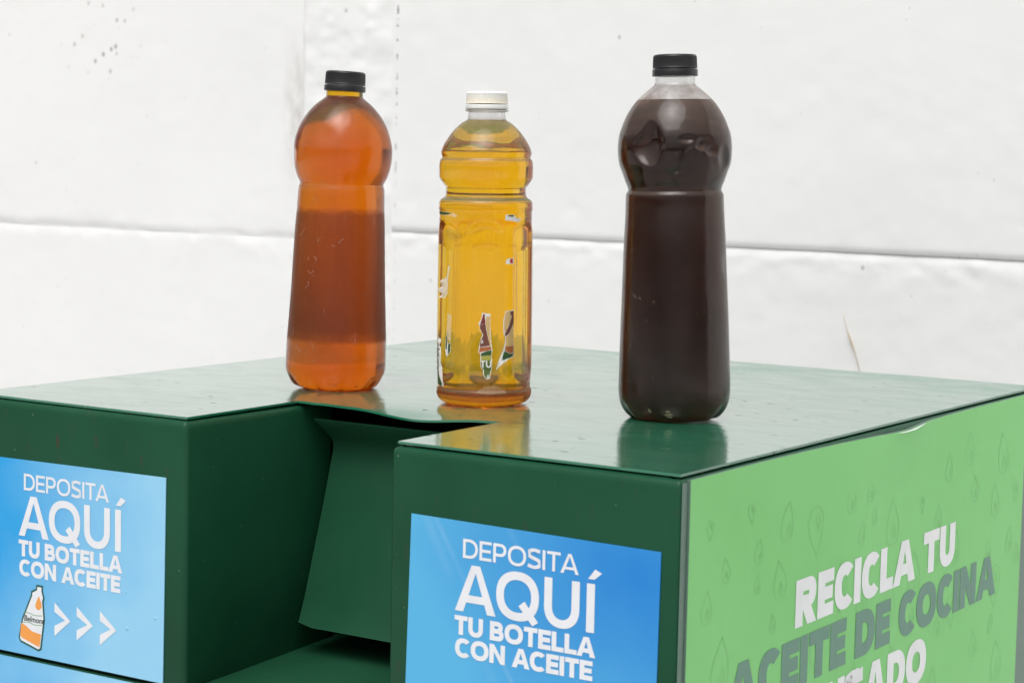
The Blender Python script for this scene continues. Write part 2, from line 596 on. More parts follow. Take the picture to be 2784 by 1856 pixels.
def right_lower(X, Z):
    rough = .0005 * fbm(X, Z, 8, 41, 4) + .0005 * fbm(X, Z, 50, 42, 3)
    r = edge_round(np.abs(.088 - Z), .024, 1) * .0040 * (fbm(X, Z, 40, 44, 4) * .7 + .1)
    return rough + r + edge_round(.1005 - Z, .011, .0028)

def post_fn(X, Z):
    rough = .0009 * fbm(X, Z, 10, 51, 4) + .0017 * fbm(X, Z, 55, 52, 3)
    xr = -.931 + .004 * fbm(Z, Z * 0, 24, 54, 4)
    slope = np.clip((X - xr) / .030, 0, 1)           # right-hand chamfer
    left = np.clip(1 - (X + 1.033) / .004, 0, 1)
    return rough + .015 * slope + .003 * left

YP = YW - .008
slab('post', -1.033, -.898, ZG + .04, 1.35, YP, .0035, 1, post_fn, .09)
GL, GR = .0855, .0985
slab('slab', -1.75, -1.034, GL + .0002, .56, YW + .0005, .0035, 1, left_upper)
slab('slab', -1.75, -1.034, -.42, GL - .0002, YW, .0035, 1, left_lower)
slab('slab', -.897, .12, GR + .0025, .56, YW - .0010, .0035, 1, right_upper)
slab('slab', -.897, .12, -.42, GR + .0022, YW + .0005, .0035, 1, right_lower)
for z0, z1 in ((.563, 1.05), (1.053, 1.35), (-1.0, -.423)):
    slab('slab', -1.75, -1.034, z0, z1, YW, .05, 1)
    slab('slab', -.897, .12, z0, z1, YW, .05, 1)
for x0, x1 in ((-4.6, -1.753), (.123, 3.2)):
    for z0, z1 in ((GL + .004, .56), (-.42, GL), (.563, 1.05), (1.053, 1.35), (-1.0, -.423)):
        slab('slab', x0, x1, z0, z1, YW, .1, 1)
# added backing sheet behind the joints, so no light comes through
mesh_obj('joint_backing', [wpt(v) for v in [(-4.6, YW + .0075, ZG), (3.2, YW + .0075, ZG), (3.2, YW + .0075, 1.35), (-4.6, YW + .0075, 1.35)]],
         [(0, 1, 2, 3)], M_WALL, wall)
# straw fibre stuck to the right slab
def tube(pts, r, n=5):
    V, F = [], []
    P = [Vector(p) for p in pts]
    for i, p in enumerate(P):
        t = (P[min(i + 1, len(P) - 1)] - P[max(i - 1, 0)]).normalized()
        a = t.orthogonal().normalized()
        b = t.cross(a)
        rr = r[i] if isinstance(r, (list, tuple)) else r
        for k in range(n):
            V.append(p + rr * (cos(2 * pi * k / n) * a + sin(2 * pi * k / n) * b))
    for i in range(len(P) - 1):
        for k in range(n):
            F.append((i * n + k, i * n + (k + 1) % n, (i + 1) * n + (k + 1) % n, (i + 1) * n + k))
    F.append([k for k in range(n)][::-1])
    F.append([(len(P) - 1) * n + k for k in range(n)])
    return V, F
M_STRAW = mat_plain('dry_straw', (.58, .49, .37), .8)
V, F = tube([(-.295, YW - .001, .036), (-.289, YW - .003, .018), (-.284, YW - .003, .006), (-.279, YW - .003, -.006), (-.271, YW - .001, -.034)],
            [.0002, .0004, .0014, .0005, .0002])
tag(mesh_obj('straw_fibre', [wpt(v) for v in V], F, M_STRAW, None, True), 'thin dry straw fibre stuck on the white wall right of the dark bottle', 'straw')

# ------------------------------------------------------------------ lettering
def ring_pts(cx, cy_, a, b, n=2.25, k=56, t0=0, t1=2 * pi):
    out = []
    for i in range(k + 1):
        t = t0 + (t1 - t0) * i / k
        c, s = cos(t), sin(t)
        out.append((cx + a * math.copysign(abs(c) ** (2 / n), c), cy_ + b * math.copysign(abs(s) ** (2 / n), s)))
    return out

def band(o, i):
    return [[o[k], o[k + 1], i[k + 1], i[k]] for k in range(len(o) - 1)]

def rect(x0, y0, x1, y1):
    return [(x0, y0), (x1, y0), (x1, y1), (x0, y1)]

def bowl(xs, W, y0, y1, sv, sh, n=2.2):
    r = (y1 - y0) / 2
    a = min(W - xs, r * 1.12)
    x0 = W - a
    cyy = (y0 + y1) / 2
    o = [(xs, y0)] + ring_pts(x0, cyy, a, r, n, 24, -pi / 2, pi / 2) + [(xs, y1)]
    i = [(xs, y0 + sh)] + ring_pts(x0, cyy, a - sv, r - sh, n, 24, -pi / 2, pi / 2) + [(xs, y1 - sh)]
    return band(o, i)

def ribbon(pts, wf):
    # Catmull-Rom centre line with a width per point
    P = []
    n = len(pts)
    for i in range(n - 1):
        p0, p1, p2, p3 = pts[max(i - 1, 0)], pts[i], pts[i + 1], pts[min(i + 2, n - 1)]
        for j in range(10):
            t = j / 10
            P.append(tuple(.5 * ((2 * p1[c]) + (-p0[c] + p2[c]) * t + (2 * p0[c] - 5 * p1[c] + 4 * p2[c] - p3[c]) * t * t
                                 + (-p0[c] + 3 * p1[c] - 3 * p2[c] + p3[c]) * t ** 3) for c in (0, 1)))
    P.append(pts[-1])
    A, B = [], []
    for i, p in enumerate(P):
        q, r = P[max(i - 1, 0)], P[min(i + 1, len(P) - 1)]
        dx, dy = r[0] - q[0], r[1] - q[1]
        L = sqrt(dx * dx + dy * dy) or 1
        nx, ny = -dy / L, dx / L
        hw = .5 * (wf[0] * abs(nx) + wf[1] * abs(ny))
        A.append((p[0] + nx * hw, p[1] + ny * hw))
        B.append((p[0] - nx * hw, p[1] - ny * hw))
    return band(A, B)

WID = dict(D=.93, E=.74, P=.80, O=1.10, S=.78, I=0, T=.80, A=1.08, Q=1.10, U=.90, B=.84, L=.70, C=1.02, N=.95, R=.86)

def glyph(ch, sv, sh, W):
    """capital letter, cap height 1, stem sv, bar sh, width W -> polygons"""
    P = []
    if ch == 'I':
        P = [rect(0, 0, sv, 1)]
    elif ch == 'L':
        P = [rect(0, 0, sv, 1), rect(sv, 0, W, sh)]
    elif ch == 'E':
        P = [rect(0, 0, sv, 1), rect(sv, 0, W, sh), rect(sv, .5 - sh / 2, W * .94, .5 + sh / 2), rect(sv, 1 - sh, W, 1)]
    elif ch == 'T':
        P = [rect(0, 1 - sh, W, 1), rect(W / 2 - sv / 2, 0, W / 2 + sv / 2, 1 - sh)]
    elif ch == 'D':
        P = [rect(0, 0, sv, 1)] + bowl(sv, W, 0, 1, sv, sh)
    elif ch == 'P':
        P = [rect(0, 0, sv, 1)] + bowl(sv, W, .33, 1, sv, sh)
    elif ch == 'R':
        P = [rect(0, 0, sv, 1)] + bowl(sv, W * .97, .36, 1, sv, sh)
        P.append(Lift([(W - sv * 1.22, 0), (W, 0), (W * .72, .40), (W * .72 - sv * 1.15, .40)]))
    elif ch == 'B':
        P = [rect(0, 0, sv, 1)] + bowl(sv, W, 0, .5 + sh / 2, sv, sh) + [Lift(q) for q in bowl(sv, W * .93, .5 - sh / 2 + .01, 1, sv, sh)]
    elif ch in 'OQ':
        P = band(ring_pts(W / 2, .5, W / 2, .515), ring_pts(W / 2, .5, W / 2 - sv, .515 - sh))
        if ch == 'Q':
            P.append(Lift([(W * .53, .30), (W * .53 + sv * .75, .30 + sv * .62), (W * .99, .02), (W * .99 - sv * .72, -.07)]))
    elif ch == 'C':
        k = .74
        P = band(ring_pts(W / 2, .5, W / 2, .515, 2.25, 48, k, 2 * pi - k), ring_pts(W / 2, .5, W / 2 - sv, .515 - sh, 2.25, 48, k + .10, 2 * pi - k - .10))
    elif ch == 'U':
        yb = min(.42, W / 2)
        P = [rect(0, yb, sv, 1), rect(W - sv, yb, W, 1)]
        P += band(ring_pts(W / 2, yb, W / 2, yb + .015, 2.2, 30, pi, 2 * pi), ring_pts(W / 2, yb, W / 2 - sv, yb + .015 - sh, 2.2, 30, pi, 2 * pi))
    elif ch == 'N':
        P = [rect(0, 0, sv, 1), rect(W - sv, 0, W, 1), [(sv, 1), (sv * .0 + sv, 1 - sv * 1.45), (W - sv, 0), (W - sv, sv * 1.45)]]
    elif ch == 'A':
        c, t = W / 2, sv * .56
        s2 = sv * 1.12
        P = [[(0, 0), (s2, 0), (c + .0, 1 - sh * .9), (c, 1), (c - t, 1)],
             [(W - s2, 0), (W, 0), (c + t, 1), (c, 1), (c, 1 - sh * .9)]]
        yb = .20
        # bar between the inner slopes
        inner = lambda y: s2 + (c - s2) * y / (1 - sh * .9)
        P.append([(inner(yb), yb), (W - inner(yb), yb), (W - inner(yb + sh * .92), yb + sh * .92), (inner(yb + sh * .92), yb + sh * .92)])
    elif ch == 'S':
        a, b = sv / 2, sh / 2
        pts = [(.02 * W, .115 + b * .4), (.22 * W, .02 + b), (.52 * W, -.015 + b), (.86 * W, .08 + b * .8), (W - a, .27), (.86 * W - a * .3, .42),
               (.5 * W, .51), (.15 * W + a * .3, .60), (a + .02, .745), (.15 * W, .92 - b * .8), (.46 * W, 1.015 - b), (.74 * W, .985 - b), (.94 * W, .895 - b * .3)]
        a, b = sv * .42, sh / 2
        for i, q in enumerate(ribbon(pts, (sv * .84, sh))):
            q = Lift(q)
            q.lv = 1 + i % 5
            P.append(q)
    return P

def text_polys(txt, x0, y0, size, width, sv, sh, gap, space=.34, wid=None):
    Wd = dict(WID)
    Wd.update(wid or {})
    sv0 = sv
    ws = [space if c == ' ' else (sv if c in 'IÍ' else Wd[c]) for c in txt]
    gaps = []
    for a, b in zip(txt, txt[1:]):
        g = 0 if ' ' in (a, b) else gap
        if (a, b) in (('T', 'A'), ('L', 'A'), ('A', 'C'), ('T', 'E')) and a + b in ('TA', 'LA'):
            g -= .10 if a + b == 'TA' else .05
        if a == 'C':
            g -= .09
        if b == 'C' and a == 'A':
            g -= .05
        gaps.append(g)
    fixed = sum(w_ for c, w_ in zip(txt, ws) if c in 'IÍ')
    total = sum(ws) + sum(gaps)
    k = (width / size - fixed) / (total - fixed) if total > fixed else 1
    out, x = [], 0
    for i, c in enumerate(txt):
        w_ = ws[i] if c in 'IÍ' else ws[i] * k
        if c != ' ':
            for p in glyph('I' if c == 'Í' else c, sv, sh, w_):
                q = type(p)((x0 + (x + px) * size, y0 + py * size) for px, py in p)
                if isinstance(p, Lift):
                    q.lv = p.lv
                out.append(q)
            if c == 'Í':
                out.append([(x0 + (x + sv * .22 + px) * size, y0 + py * size) for px, py in
                            ((-.02, 1.09), (sv * .70, 1.09), (sv * 1.6, 1.235), (sv * .75, 1.30))])
        x += w_ + (gaps[i] * k if i < len(gaps) else 0)
    return out

def flat_mesh(name, polys, mapf, mats, parent, fm=None, d0=0.0, dd=.00002):
    V, F = [], []
    for i, p in enumerate(polys):
        b = len(V)
        a = sum(p[j][0] * p[(j + 1) % len(p)][1] - p[(j + 1) % len(p)][0] * p[j][1] for j in range(len(p)))
        q = p if a > 0 else p[::-1]
        for (x, y) in q:
            V.append(mapf(x, y, d0 + dd * getattr(p, 'lv', 0)))
        F.append(list(range(b, b + len(q))))
    return mesh_obj(name, V, F, mats, parent, False, fm)

def text_mesh_polys(s, size, shear=0.0, offset=0.0):
    cu = bpy.data.curves.new('text', 'FONT')
    cu.body, cu.size, cu.shear, cu.offset = s, size, shear, offset
    cu.fill_mode = 'FRONT'
    o = bpy.data.objects.new('text', cu)
    COL.objects.link(o)
    dg = bpy.context.evaluated_depsgraph_get()
    me = bpy.data.meshes.new_from_object(o.evaluated_get(dg))
    ps = [[(me.vertices[v].co.x, me.vertices[v].co.y) for v in p.vertices] for p in me.polygons]
    bpy.data.objects.remove(o)
    bpy.data.meshes.remove(me)
    bpy.data.curves.remove(cu)
    return ps

# ------------------------------------------------------------------ the bin
W_, D_, A_, B_, N_ = .6504, .6765, .2266, .4143, .1336
bin_ = tag(empty('recycling_bin', (0, 0, 0)), 'dark green metal oil recycling bin with blue stickers, under the three bottles', 'bin')

def fillet(poly, radii, seg=5):
    out = []
    n = len(poly)
    for i in range(n):
        p, a, b = Vector(poly[i]), Vector(poly[i - 1]), Vector(poly[(i + 1) % n])
        r = radii[i]
        if r <= 0:
            u, v = (p - a).normalized(), (b - p).normalized()
            nn = (Vector((u.y, -u.x)) + Vector((v.y, -v.x)))
            nn = nn / (1 + u.dot(v))
            out.append((p, nn))
            continue
        u, v = (a - p).normalized(), (b - p).normalized()
        ang = u.angle(v)
        t = r / math.tan(ang / 2)
        p0, p1 = p + u * t, p + v * t
        n0, n1 = Vector((-u.y, u.x)) * -1, Vector((v.y, -v.x))
        n0 = Vector(((p - a).normalized().y, -(p - a).normalized().x))
        n1 = Vector(((b - p).normalized().y, -(b - p).normalized().x))
        cen = p0 - n0 * r if (n0.cross(n1) if hasattr(n0, 'cross') else 0) >= 0 else p0 + n0 * r
        for k in range(seg + 1):
            nn = (n0 * (1 - k / seg) + n1 * (k / seg)).normalized()
            sgn = 1 if n0.x * n1.y - n0.y * n1.x >= 0 else -1
            out.append((cen + nn * r * sgn, nn))
    return out

def sweep(name, path, rings, mats, parent, cap_top=False, cap_bot=False):
    V, F = [], []
    n = len(path)
    for (z, inset) in rings:
        for p, nn in path:
            q = p - nn * inset
            V.append((q.x, q.y, z))
    for j in range(len(rings) - 1):
        for i in range(n):
            F.append((j * n + i, j * n + (i + 1) % n, (j + 1) * n + (i + 1) % n, (j + 1) * n + i))
    if cap_top:
        F.append([(len(rings) - 1) * n + i for i in range(n)])
    if cap_bot:
        F.append([i for i in range(n)][::-1])
    o = mesh_obj(name, V, F, mats, parent)
    angle_smooth(o, 32)
    return o

ZS = -.2048                                              # seam between hood and lower cabinet
# counter-clockwise footprint with the chute notch, hollow behind the flap
foot = [(0, 0), (0, D_), (-W_, D_), (-W_, 0), (-B_, 0), (-B_, .172), (-B_ - .03, .172), (-B_ - .03, .30), (-A_ + .03, .30), (-A_ + .03, .172), (-A_, .172), (-A_, 0)]
rad = [.0035, .004, .004, .004, .0045, 0, 0, 0, 0, 0, 0, .0045]
path = fillet(foot, rad)
RIM = [(-.0090, 0), (-.0064, .0004), (-.0046, .0013), (-.0036, .0026), (-.0031, .0044), (-.0029, .0062), (-.0029, .010)]
hood = sweep('hood', path, [(ZS + .0012, .004), (ZS + .0012, .0006), (ZS + .0022, 0), (-.11, 0)] + RIM, M_GREEN, bin_)
foot2 = [(0, 0), (0, D_), (-W_, D_), (-W_, 0)]
path2 = fillet(foot2, [.0035] * 4)
cab = sweep('cabinet', path2, [(ZG + .02, 0), (-.7, 0), (ZS - .0022, 0), (ZS - .0012, .0006), (ZS - .0012, .006)], M_GREEN, bin_)
# chute floor, a little higher at the back
mesh_obj('chute_floor', [(-B_ - .028, .003, ZS), (-A_ + .028, .003, ZS), (-A_ + .028, .299, ZS + .0135), (-B_ - .028, .299, ZS + .0135),
                         (-B_ - .028, .003, ZS - .006), (-A_ + .028, .003, ZS - .006), (-A_ + .028, .299, ZS - .006), (-B_ - .028, .299, ZS - .006)],
         [(0, 1, 2, 3), (7, 6, 5, 4), (0, 4, 5, 1), (1, 5, 6, 2), (2, 6, 7, 3), (3, 7, 4, 0)], M_GREEN2, bin_)
# black filler set back inside the joint, painting the shade of the gap
sweep('seam', fillet([(-.005, .005), (-.005, D_ - .005), (-W_ + .005, D_ - .005), (-W_ + .005, .005), (-B_ - .001, .005), (-B_ - .001, .1), (-A_ + .001, .1), (-A_ + .001, .005)], [0] * 8),
      [(ZS - .004, 0), (ZS + .004, 0)], M_BLACK, bin_)

# ---- top sheet: cross-broken, chute edge bent down in the middle
def top_z(x, y):
    u, v = -x / W_, y / D_
    z = .0018 * 2 * min(u, 1 - u, v, 1 - v)
    z += .0004 * sin(9 * x + 3) * sin(8 * y + 1)
    if y < N_ + .12 and -B_ < x < -A_ + .0:
        t = (x + B_) / (B_ - A_)
        dip = .0036 * exp(-((t - .60) / .20) ** 2) + .0012 * sin(pi * min(max(t, 0), 1))
        z -= dip * exp(-max(0, y - N_) / .022)
    return z

def top_sheet():
    e = .0028
    xs = sorted(set([-W_ + e, -W_ + .004, -B_ - e - .004, -B_ - e, -A_ + e, -A_ + e + .004, -.004, -e]
                    + list(np.linspace(-W_ + .02, -B_ - .012, 18)) + list(np.linspace(-B_ + .004, -A_ - .004, 34)) + list(np.linspace(-A_ + .012, -.012, 20))))
    ef = .0042
    ys = sorted(set([ef, .006, N_, N_ + .002, N_ + .005, D_ - e] + list(np.linspace(.014, N_ - .006, 12)) + list(np.linspace(N_ + .009, N_ + .05, 9)) + list(np.linspace(N_ + .06, D_ - .01, 34))))
    bm = bmesh.new()
    vid = {}
    def vt(i, j):
        if (i, j) not in vid:
            x, y = float(xs[i]), float(ys[j])
            if abs(y - N_) < .0001 and -B_ - e * 2 < x < -A_ + e * 2:
                y += .0022 * sin((x + B_) * 40) * (1 if -B_ + .02 < x < -A_ - .02 else 0)
            xx = x
            # rounded corners at the chute mouth
            vid[(i, j)] = bm.verts.new((xx, y, top_z(x, y)))
        return vid[(i, j)]
    for i in range(len(xs) - 1):
        for j in range(len(ys) - 1):
            xm, ym = (xs[i] + xs[i + 1]) / 2, (ys[j] + ys[j + 1]) / 2
            if -B_ - e < xm < -A_ + e and ym < N_:
                continue
            bm.faces.new((vt(i, j), vt(i + 1, j), vt(i + 1, j + 1), vt(i, j + 1)))
    # corner chamfers on the two block noses
    r = bmesh.ops.extrude_face_region(bm, geom=bm.faces[:])
    lo = [v for v in r['geom'] if isinstance(v, bmesh.types.BMVert)]
    bmesh.ops.translate(bm, verts=lo, vec=(0, 0, -.0018))
    bmesh.ops.recalc_face_normals(bm, faces=bm.faces)
    me = bpy.data.meshes.new('top_panel')
    bm.to_mesh(me)
    bm.free()
    me.materials.append(M_TOP)
    o = bpy.data.objects.new('top_panel', me)
    COL.objects.link(o)
    o.parent = bin_
    angle_smooth(o, 40)
    return o
top = top_sheet()
mb = top.modifiers.new('edge', 'BEVEL')
mb.width, mb.segments, mb.limit_method, mb.angle_limit = .0007, 2, 'ANGLE', radians(60)

# ---- flap: folded sheet hung behind the chute lip
def flap():
    prof = [(.1385, -.0128), (.1395, -.0150), (.150, -.0225), (.158, -.0285), (.1615, -.0320), (.1632, -.0360), (.1630, -.0410), (.1605, -.0500), (.152, -.080), (.140, -.118), (.1285, -.155), (.1222, -.1748), (.1210, -.1762)]
    x0, x1 = -B_ + .0095, -A_ - .008
    xs = np.linspace(x0, x1, 14)
    V, F = [], []
    th = .002
    n = len(prof)
    for s in (0, 1):
        for (y, z) in prof:
            for i, x in enumerate(xs):
                xx = x
                zz = z
                if z < -.170 and i in (0, len(xs) - 1):
                    zz = z + .003
                V.append((xx, y + s * th + .0006 * sin(x * 30) * (z / -.17), zz - s * .0004))
    m = len(xs)
    for s in (0, 1):
        for j in range(n - 1):
            for i in range(m - 1):
                a = s * n * m + j * m + i
                q = (a, a + m, a + m + 1, a + 1)
                F.append(q if s == 0 else q[::-1])
    o_ = n * m
    for j in range(n - 1):
        for i in (0, m - 1):
            a = j * m + i
            F.append((a, a + o_, a + m + o_, a + m))
    for i in range(m - 1):
        for j in (0, n - 1):
            a = j * m + i
            F.append((a, a + 1, a + 1 + o_, a + o_))
    ob = mesh_obj('chute_flap', V, F, M_GREEN2, bin_)
    recalc(ob)
    angle_smooth(ob, 45)
flap()
# added black lining, painting the shade of the hollow behind the flap
mesh_obj('shade_lining', [(-B_ - .029, .171, -.009), (-B_ - .029, .295, -.009), (-A_ + .029, .295, -.009), (-A_ + .029, .171, -.009),
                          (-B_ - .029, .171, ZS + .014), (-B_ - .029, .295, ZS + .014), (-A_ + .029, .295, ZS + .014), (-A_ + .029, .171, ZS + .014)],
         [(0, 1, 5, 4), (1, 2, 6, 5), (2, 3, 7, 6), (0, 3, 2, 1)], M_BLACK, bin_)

# ---- stickers on the front
front = lambda x, z, d: (x, -d, z)
def prism(name, poly, mapf, d0, d1, mat, parent):
    n = len(poly)
    a = sum(poly[j][0] * poly[(j + 1) % n][1] - poly[(j + 1) % n][0] * poly[j][1] for j in range(n))
    q = poly if a > 0 else poly[::-1]
    V = [mapf(x, y, d0) for x, y in q] + [mapf(x, y, d1) for x, y in q]
    F = [list(range(n, 2 * n)), list(range(n))[::-1]] + [(i, (i + 1) % n, n + (i + 1) % n, n + i) for i in range(n)]
    o = mesh_obj(name, V, F, mat, parent)
    recalc(o)
    return o

stA = prism('sticker', [(-.647, -.0485), (-.4331, -.0464), (-.4352, ZS + .0022), (-.647, ZS + .0022)], front, .0003, .0010, M_STICK_A, bin_)
tag(stA, 'pale blue sticker with bottle drawing and three arrows')
prism('sticker', [(-.647, ZS - .0022), (-.4352, ZS - .0022), (-.4362, -.40), (-.647, -.40)], front, .0003, .0010, M_STICK_A, bin_)
stB = prism('sticker', [(-.2076, -.0474), (-.0126, -.0500), (-.0140, -.20), (-.2112, -.20)], front, .0003, .0010, M_STICK_B, bin_)
tag(stB, 'deep blue sticker beside the green side panel')

def deposita(parent, x, dx, z0, s=1.0):
    P = []
    P += text_polys('DEPOSITA', x + .0058, z0 - .0130, .0131, .0914, .166, .152, .10)
    for c, xa, wd in (('A', 0, .0331), ('Q', .0333, .0338), ('U', .0711, .0272), ('Í', .1036, .0062)):
        P += text_polys(c, x + xa, z0 - .0495, .0322, wd, .190, .176, 0)
    P += text_polys('TU BOTELLA', x, z0 - .0658, .0131, .1112, .275, .245, .05, .42)
    P += text_polys('CON ACEITE', x + .0008, z0 - .0812, .0130, .1085, .275, .245, .05, .42)
    return flat_mesh('lettering', P, front, M_WHITE, parent, None, .00125)
deposita(stB, -.1700, 0, -.0595)
deposita(stA, -.5879, 0, -.0585)

# arrows and bottle drawing on the pale sticker
P = []
for cx in (-.5485, -.5245, -.4999):
    zt, zm, zb = -.1562, -.1690, -.1828
    P += [[(cx, zt), (cx + .0172, zm), (cx + .0112, zm), (cx, zt - .0075)], [(cx, zb), (cx, zb + .0080), (cx + .0112, zm), (cx + .0172, zm)]]
flat_mesh('arrows', P, front, M_WHITE, stA, None, .00125)
c5 = lambda x, y: None
import_px = [  # outline of the drawn bottle, metres on the sticker plane
    (-.5686, -.1450), (-.5612, -.1448), (-.5612, -.1494), (-.5594, -.1545), (-.5604, -.1580), (-.5590, -.1715), (-.5628, -.1960), (-.5660, -.1978), (-.5862, -.1930), (-.5882, -.1900), (-.5845, -.1740), (-.5745, -.1540), (-.5742, -.1508), (-.5690, -.1482)]
cen = (-.573, -.173)
outl = import_px
inn = []
n = len(outl)
for i in range(n):
    a, p, b = Vector(outl[i - 1]), Vector(outl[i]), Vector(outl[(i + 1) % n])
    u, v = (p - a).normalized(), (b - p).normalized()
    nn = Vector((u.y, -u.x)) + Vector((v.y, -v.x))
    nn = nn / max(.6, (1 + u.dot(v)))
    inn.append(tuple(p + nn * .0016))
emblem = flat_mesh('bottle_drawing', [outl], front, M_DKGREEN, stA, None, .00120)
flat_mesh('bottle_face', [inn], front, M_WHITE, emblem, None, .00130)
orange = [(-.5852, -.1775), (-.580, -.1790), (-.573, -.1828), (-.5632, -.1838), (-.5648, -.1943), (-.5845, -.1893), (-.5862, -.1870)]
drop = [(-.5655, -.1535), (-.5628, -.1590), (-.5624, -.1622), (-.5645, -.1645), (-.5672, -.1648), (-.5692, -.1630), (-.5692, -.1605), (-.5672, -.1565)]
flat_mesh('oil_print', [orange, drop], front, M_ORANGE, emblem, None, .00140)
ps = [[(x * 1.0 - .5822, y - .1752) for x, y in p] for p in text_mesh_polys('Belmont', .0064, .22, .00009)]
flat_mesh('brand_lettering', ps, front, M_INK, emblem, None, .00145)
sw = []
for z0 in (-.1692, -.1768):
    sw += ribbon([(-.5830, z0), (-.577, z0 + .0008), (-.570, z0 - .0004), (-.5618, z0 + .0004)], (.0004, .0005))
flat_mesh('swoosh', sw, front, mat_plain('light_green_print', (.20, .45, .20), .4), emblem, None, .00142)

# ---- green side panel with lettering
side = lambda y, z, d: (d, y, z)
ytop = [(.0078, -.0036), (.06, -.0034), (.12, -.0034), (.18, -.0038), (.24, -.0046), (.30, -.0058), (.335, -.0068), (.36, -.0069), (.388, -.0052), (.41, -.0042), (.46, -.0036), (.54, -.0034), (.6295, -.0034)]
panel_poly = [(.0078, -1.0), (.6310, -1.0)] + ytop[::-1]
def side_panel():
    n = len(ytop)
    V, F, fm = [], [], []
    x0, x1 = .0004, .0026
    bulge = lambda y: .0015 * exp(-((y - .345) / .05) ** 2)
    for x in (x1, x0):
        for (y, z) in ytop:
            V.append((x + (bulge(y) if x == x1 else 0), y, z))
        for (y, z) in ytop:
            V.append((x, y, -.05))
        for (y, z) in ytop:
            V.append((x, y, -1.0))
    for j in range(2):
        for i in range(n - 1):
            F.append((j * n + i + n, j * n + i + 1 + n, j * n + i + 1, j * n + i))
            fm.append(0)
            b = 3 * n
            F.append((b + j * n + i, b + j * n + i + 1, b + j * n + i + 1 + n, b + j * n + i + n))
            fm.append(0)
    for i in range(n - 1):
        F.append((i, i + 1, 3 * n + i + 1, 3 * n + i))
        fm.append(1)
    for i in (0, n - 1):
        for j in range(2):
            F.append((j * n + i, j * n + i + n, 3 * n + j * n + i + n, 3 * n + j * n + i))
            fm.append(1)
    # printed drop outlines belong to the vinyl
    rnd = random.Random(21)
    drops = []
    tries = 0
    while len(drops) < 80 and tries < 8000:
        tries += 1
        hgt = rnd.choice([.013, .017, .022, .028, .036])
        yy, zz = rnd.uniform(.02, .62), rnd.uniform(-.30, -.016)
        if any((yy - a) ** 2 + (zz - b) ** 2 < (.62 * (hgt + c)) ** 2 for a, b, c in drops):
            continue
        if zz + hgt * .6 > -.012 - (.004 if .2 < yy < .45 else 0):
            continue
        drops.append((yy, zz, hgt))
    k = 0
    for yy, zz, hgt in drops:
        rot = rnd.uniform(-.22, .22)
        flip = rnd.random() < .15
        def dropc(s, cx, cz):
            pts = []
            for q in range(29):
                t = 2 * pi * q / 28
                px = s * .46 * sin(t) * (sin(t / 2)) ** 1.2
                pz = s * .5 * cos(t)
                if flip:
                    pz = -pz
                pts.append((cx + px * cos(rot) - pz * sin(rot), cz + px * sin(rot) + pz * cos(rot)))
            return pts
        for s_, ox, oz in ((hgt, 0, 0), (hgt * .26, hgt * .08, -hgt * .20 * (-1 if flip else 1))):
            pts = dropc(s_, yy + ox, zz + oz)
            wdt = .00048
            A, B = [], []
            for q, p in enumerate(pts):
                a, b = pts[max(q - 1, 0)], pts[min(q + 1, 28)]
                dx, dz = b[0] - a[0], b[1] - a[1]
                L = sqrt(dx * dx + dz * dz) or 1
                A.append((p[0] - dz / L * wdt, p[1] + dx / L * wdt))
                B.append((p[0] + dz / L * wdt, p[1] - dx / L * wdt))
            for q in range(28):
                b0 = len(V)
                h = x1 + .00010 + (bulge(yy) if zz > -.03 else 0) + .00001 * (k % 5)
                for p in (A[q], A[q + 1], B[q + 1], B[q]):
                    V.append((h, p[0], p[1]))
                F.append((b0, b0 + 1, b0 + 2, b0 + 3))
                fm.append(2)
            k += 1
    o = mesh_obj('side_panel', V, F, [M_VINYL, M_EDGE, M_DROP], bin_, False, fm)
    return o
sp_ = side_panel()
tag(sp_, 'light green vinyl side panel with drop outlines')
BW = dict(R=1.0, E=.78, C=1.03, L=.72, A=1.28, T=.95, U=.95, D=1.0, O=1.15, N=1.02, S=.92)
H1 = .0340
P = text_polys('RECICLA TU', .1672, -.1280, H1, .3015, .36, .28, .05, .46, BW)
P += text_polys('USADO', .2220, -.2140, .0350, .1930, .36, .28, .05, .46, dict(BW, A=1.15))
flat_mesh('lettering', P, side, M_WHITE2, sp_, None, .0029)
P = text_polys('ACEITE DE COCINA', .0660, -.1705, .0350, .5030, .36, .28, .05, .46, BW)
flat_mesh('lettering', P, side, M_TEAL, sp_, None, .0029)
# peeled white edge of the vinyl under the gap
V, F = tube([(.0046, .338, -.0074), (.0052, .352, -.0078), (.0054, .368, -.0073), (.0050, .380, -.0062), (.0042, .392, -.0050)], [.0002, .0005, .0007, .0005, .0002])
mesh_obj('peeled_edge', V, F, M_WHITE2, sp_, True)
# folded steel strips beside the panel; glancing sheen on dark green painted as grey-green
prism('edge_strip', [(.0010, -.0050), (.0069, -.0050), (.0069, -1.0), (.0010, -1.0)], side, .0002, .0010, M_EDGE, bin_)
prism('edge_strip', [(.6335, -.0085), (.6730, -.0085), (.6730, -1.0), (.6335, -1.0)], side, .0002, .0010, M_EDGE, bin_)

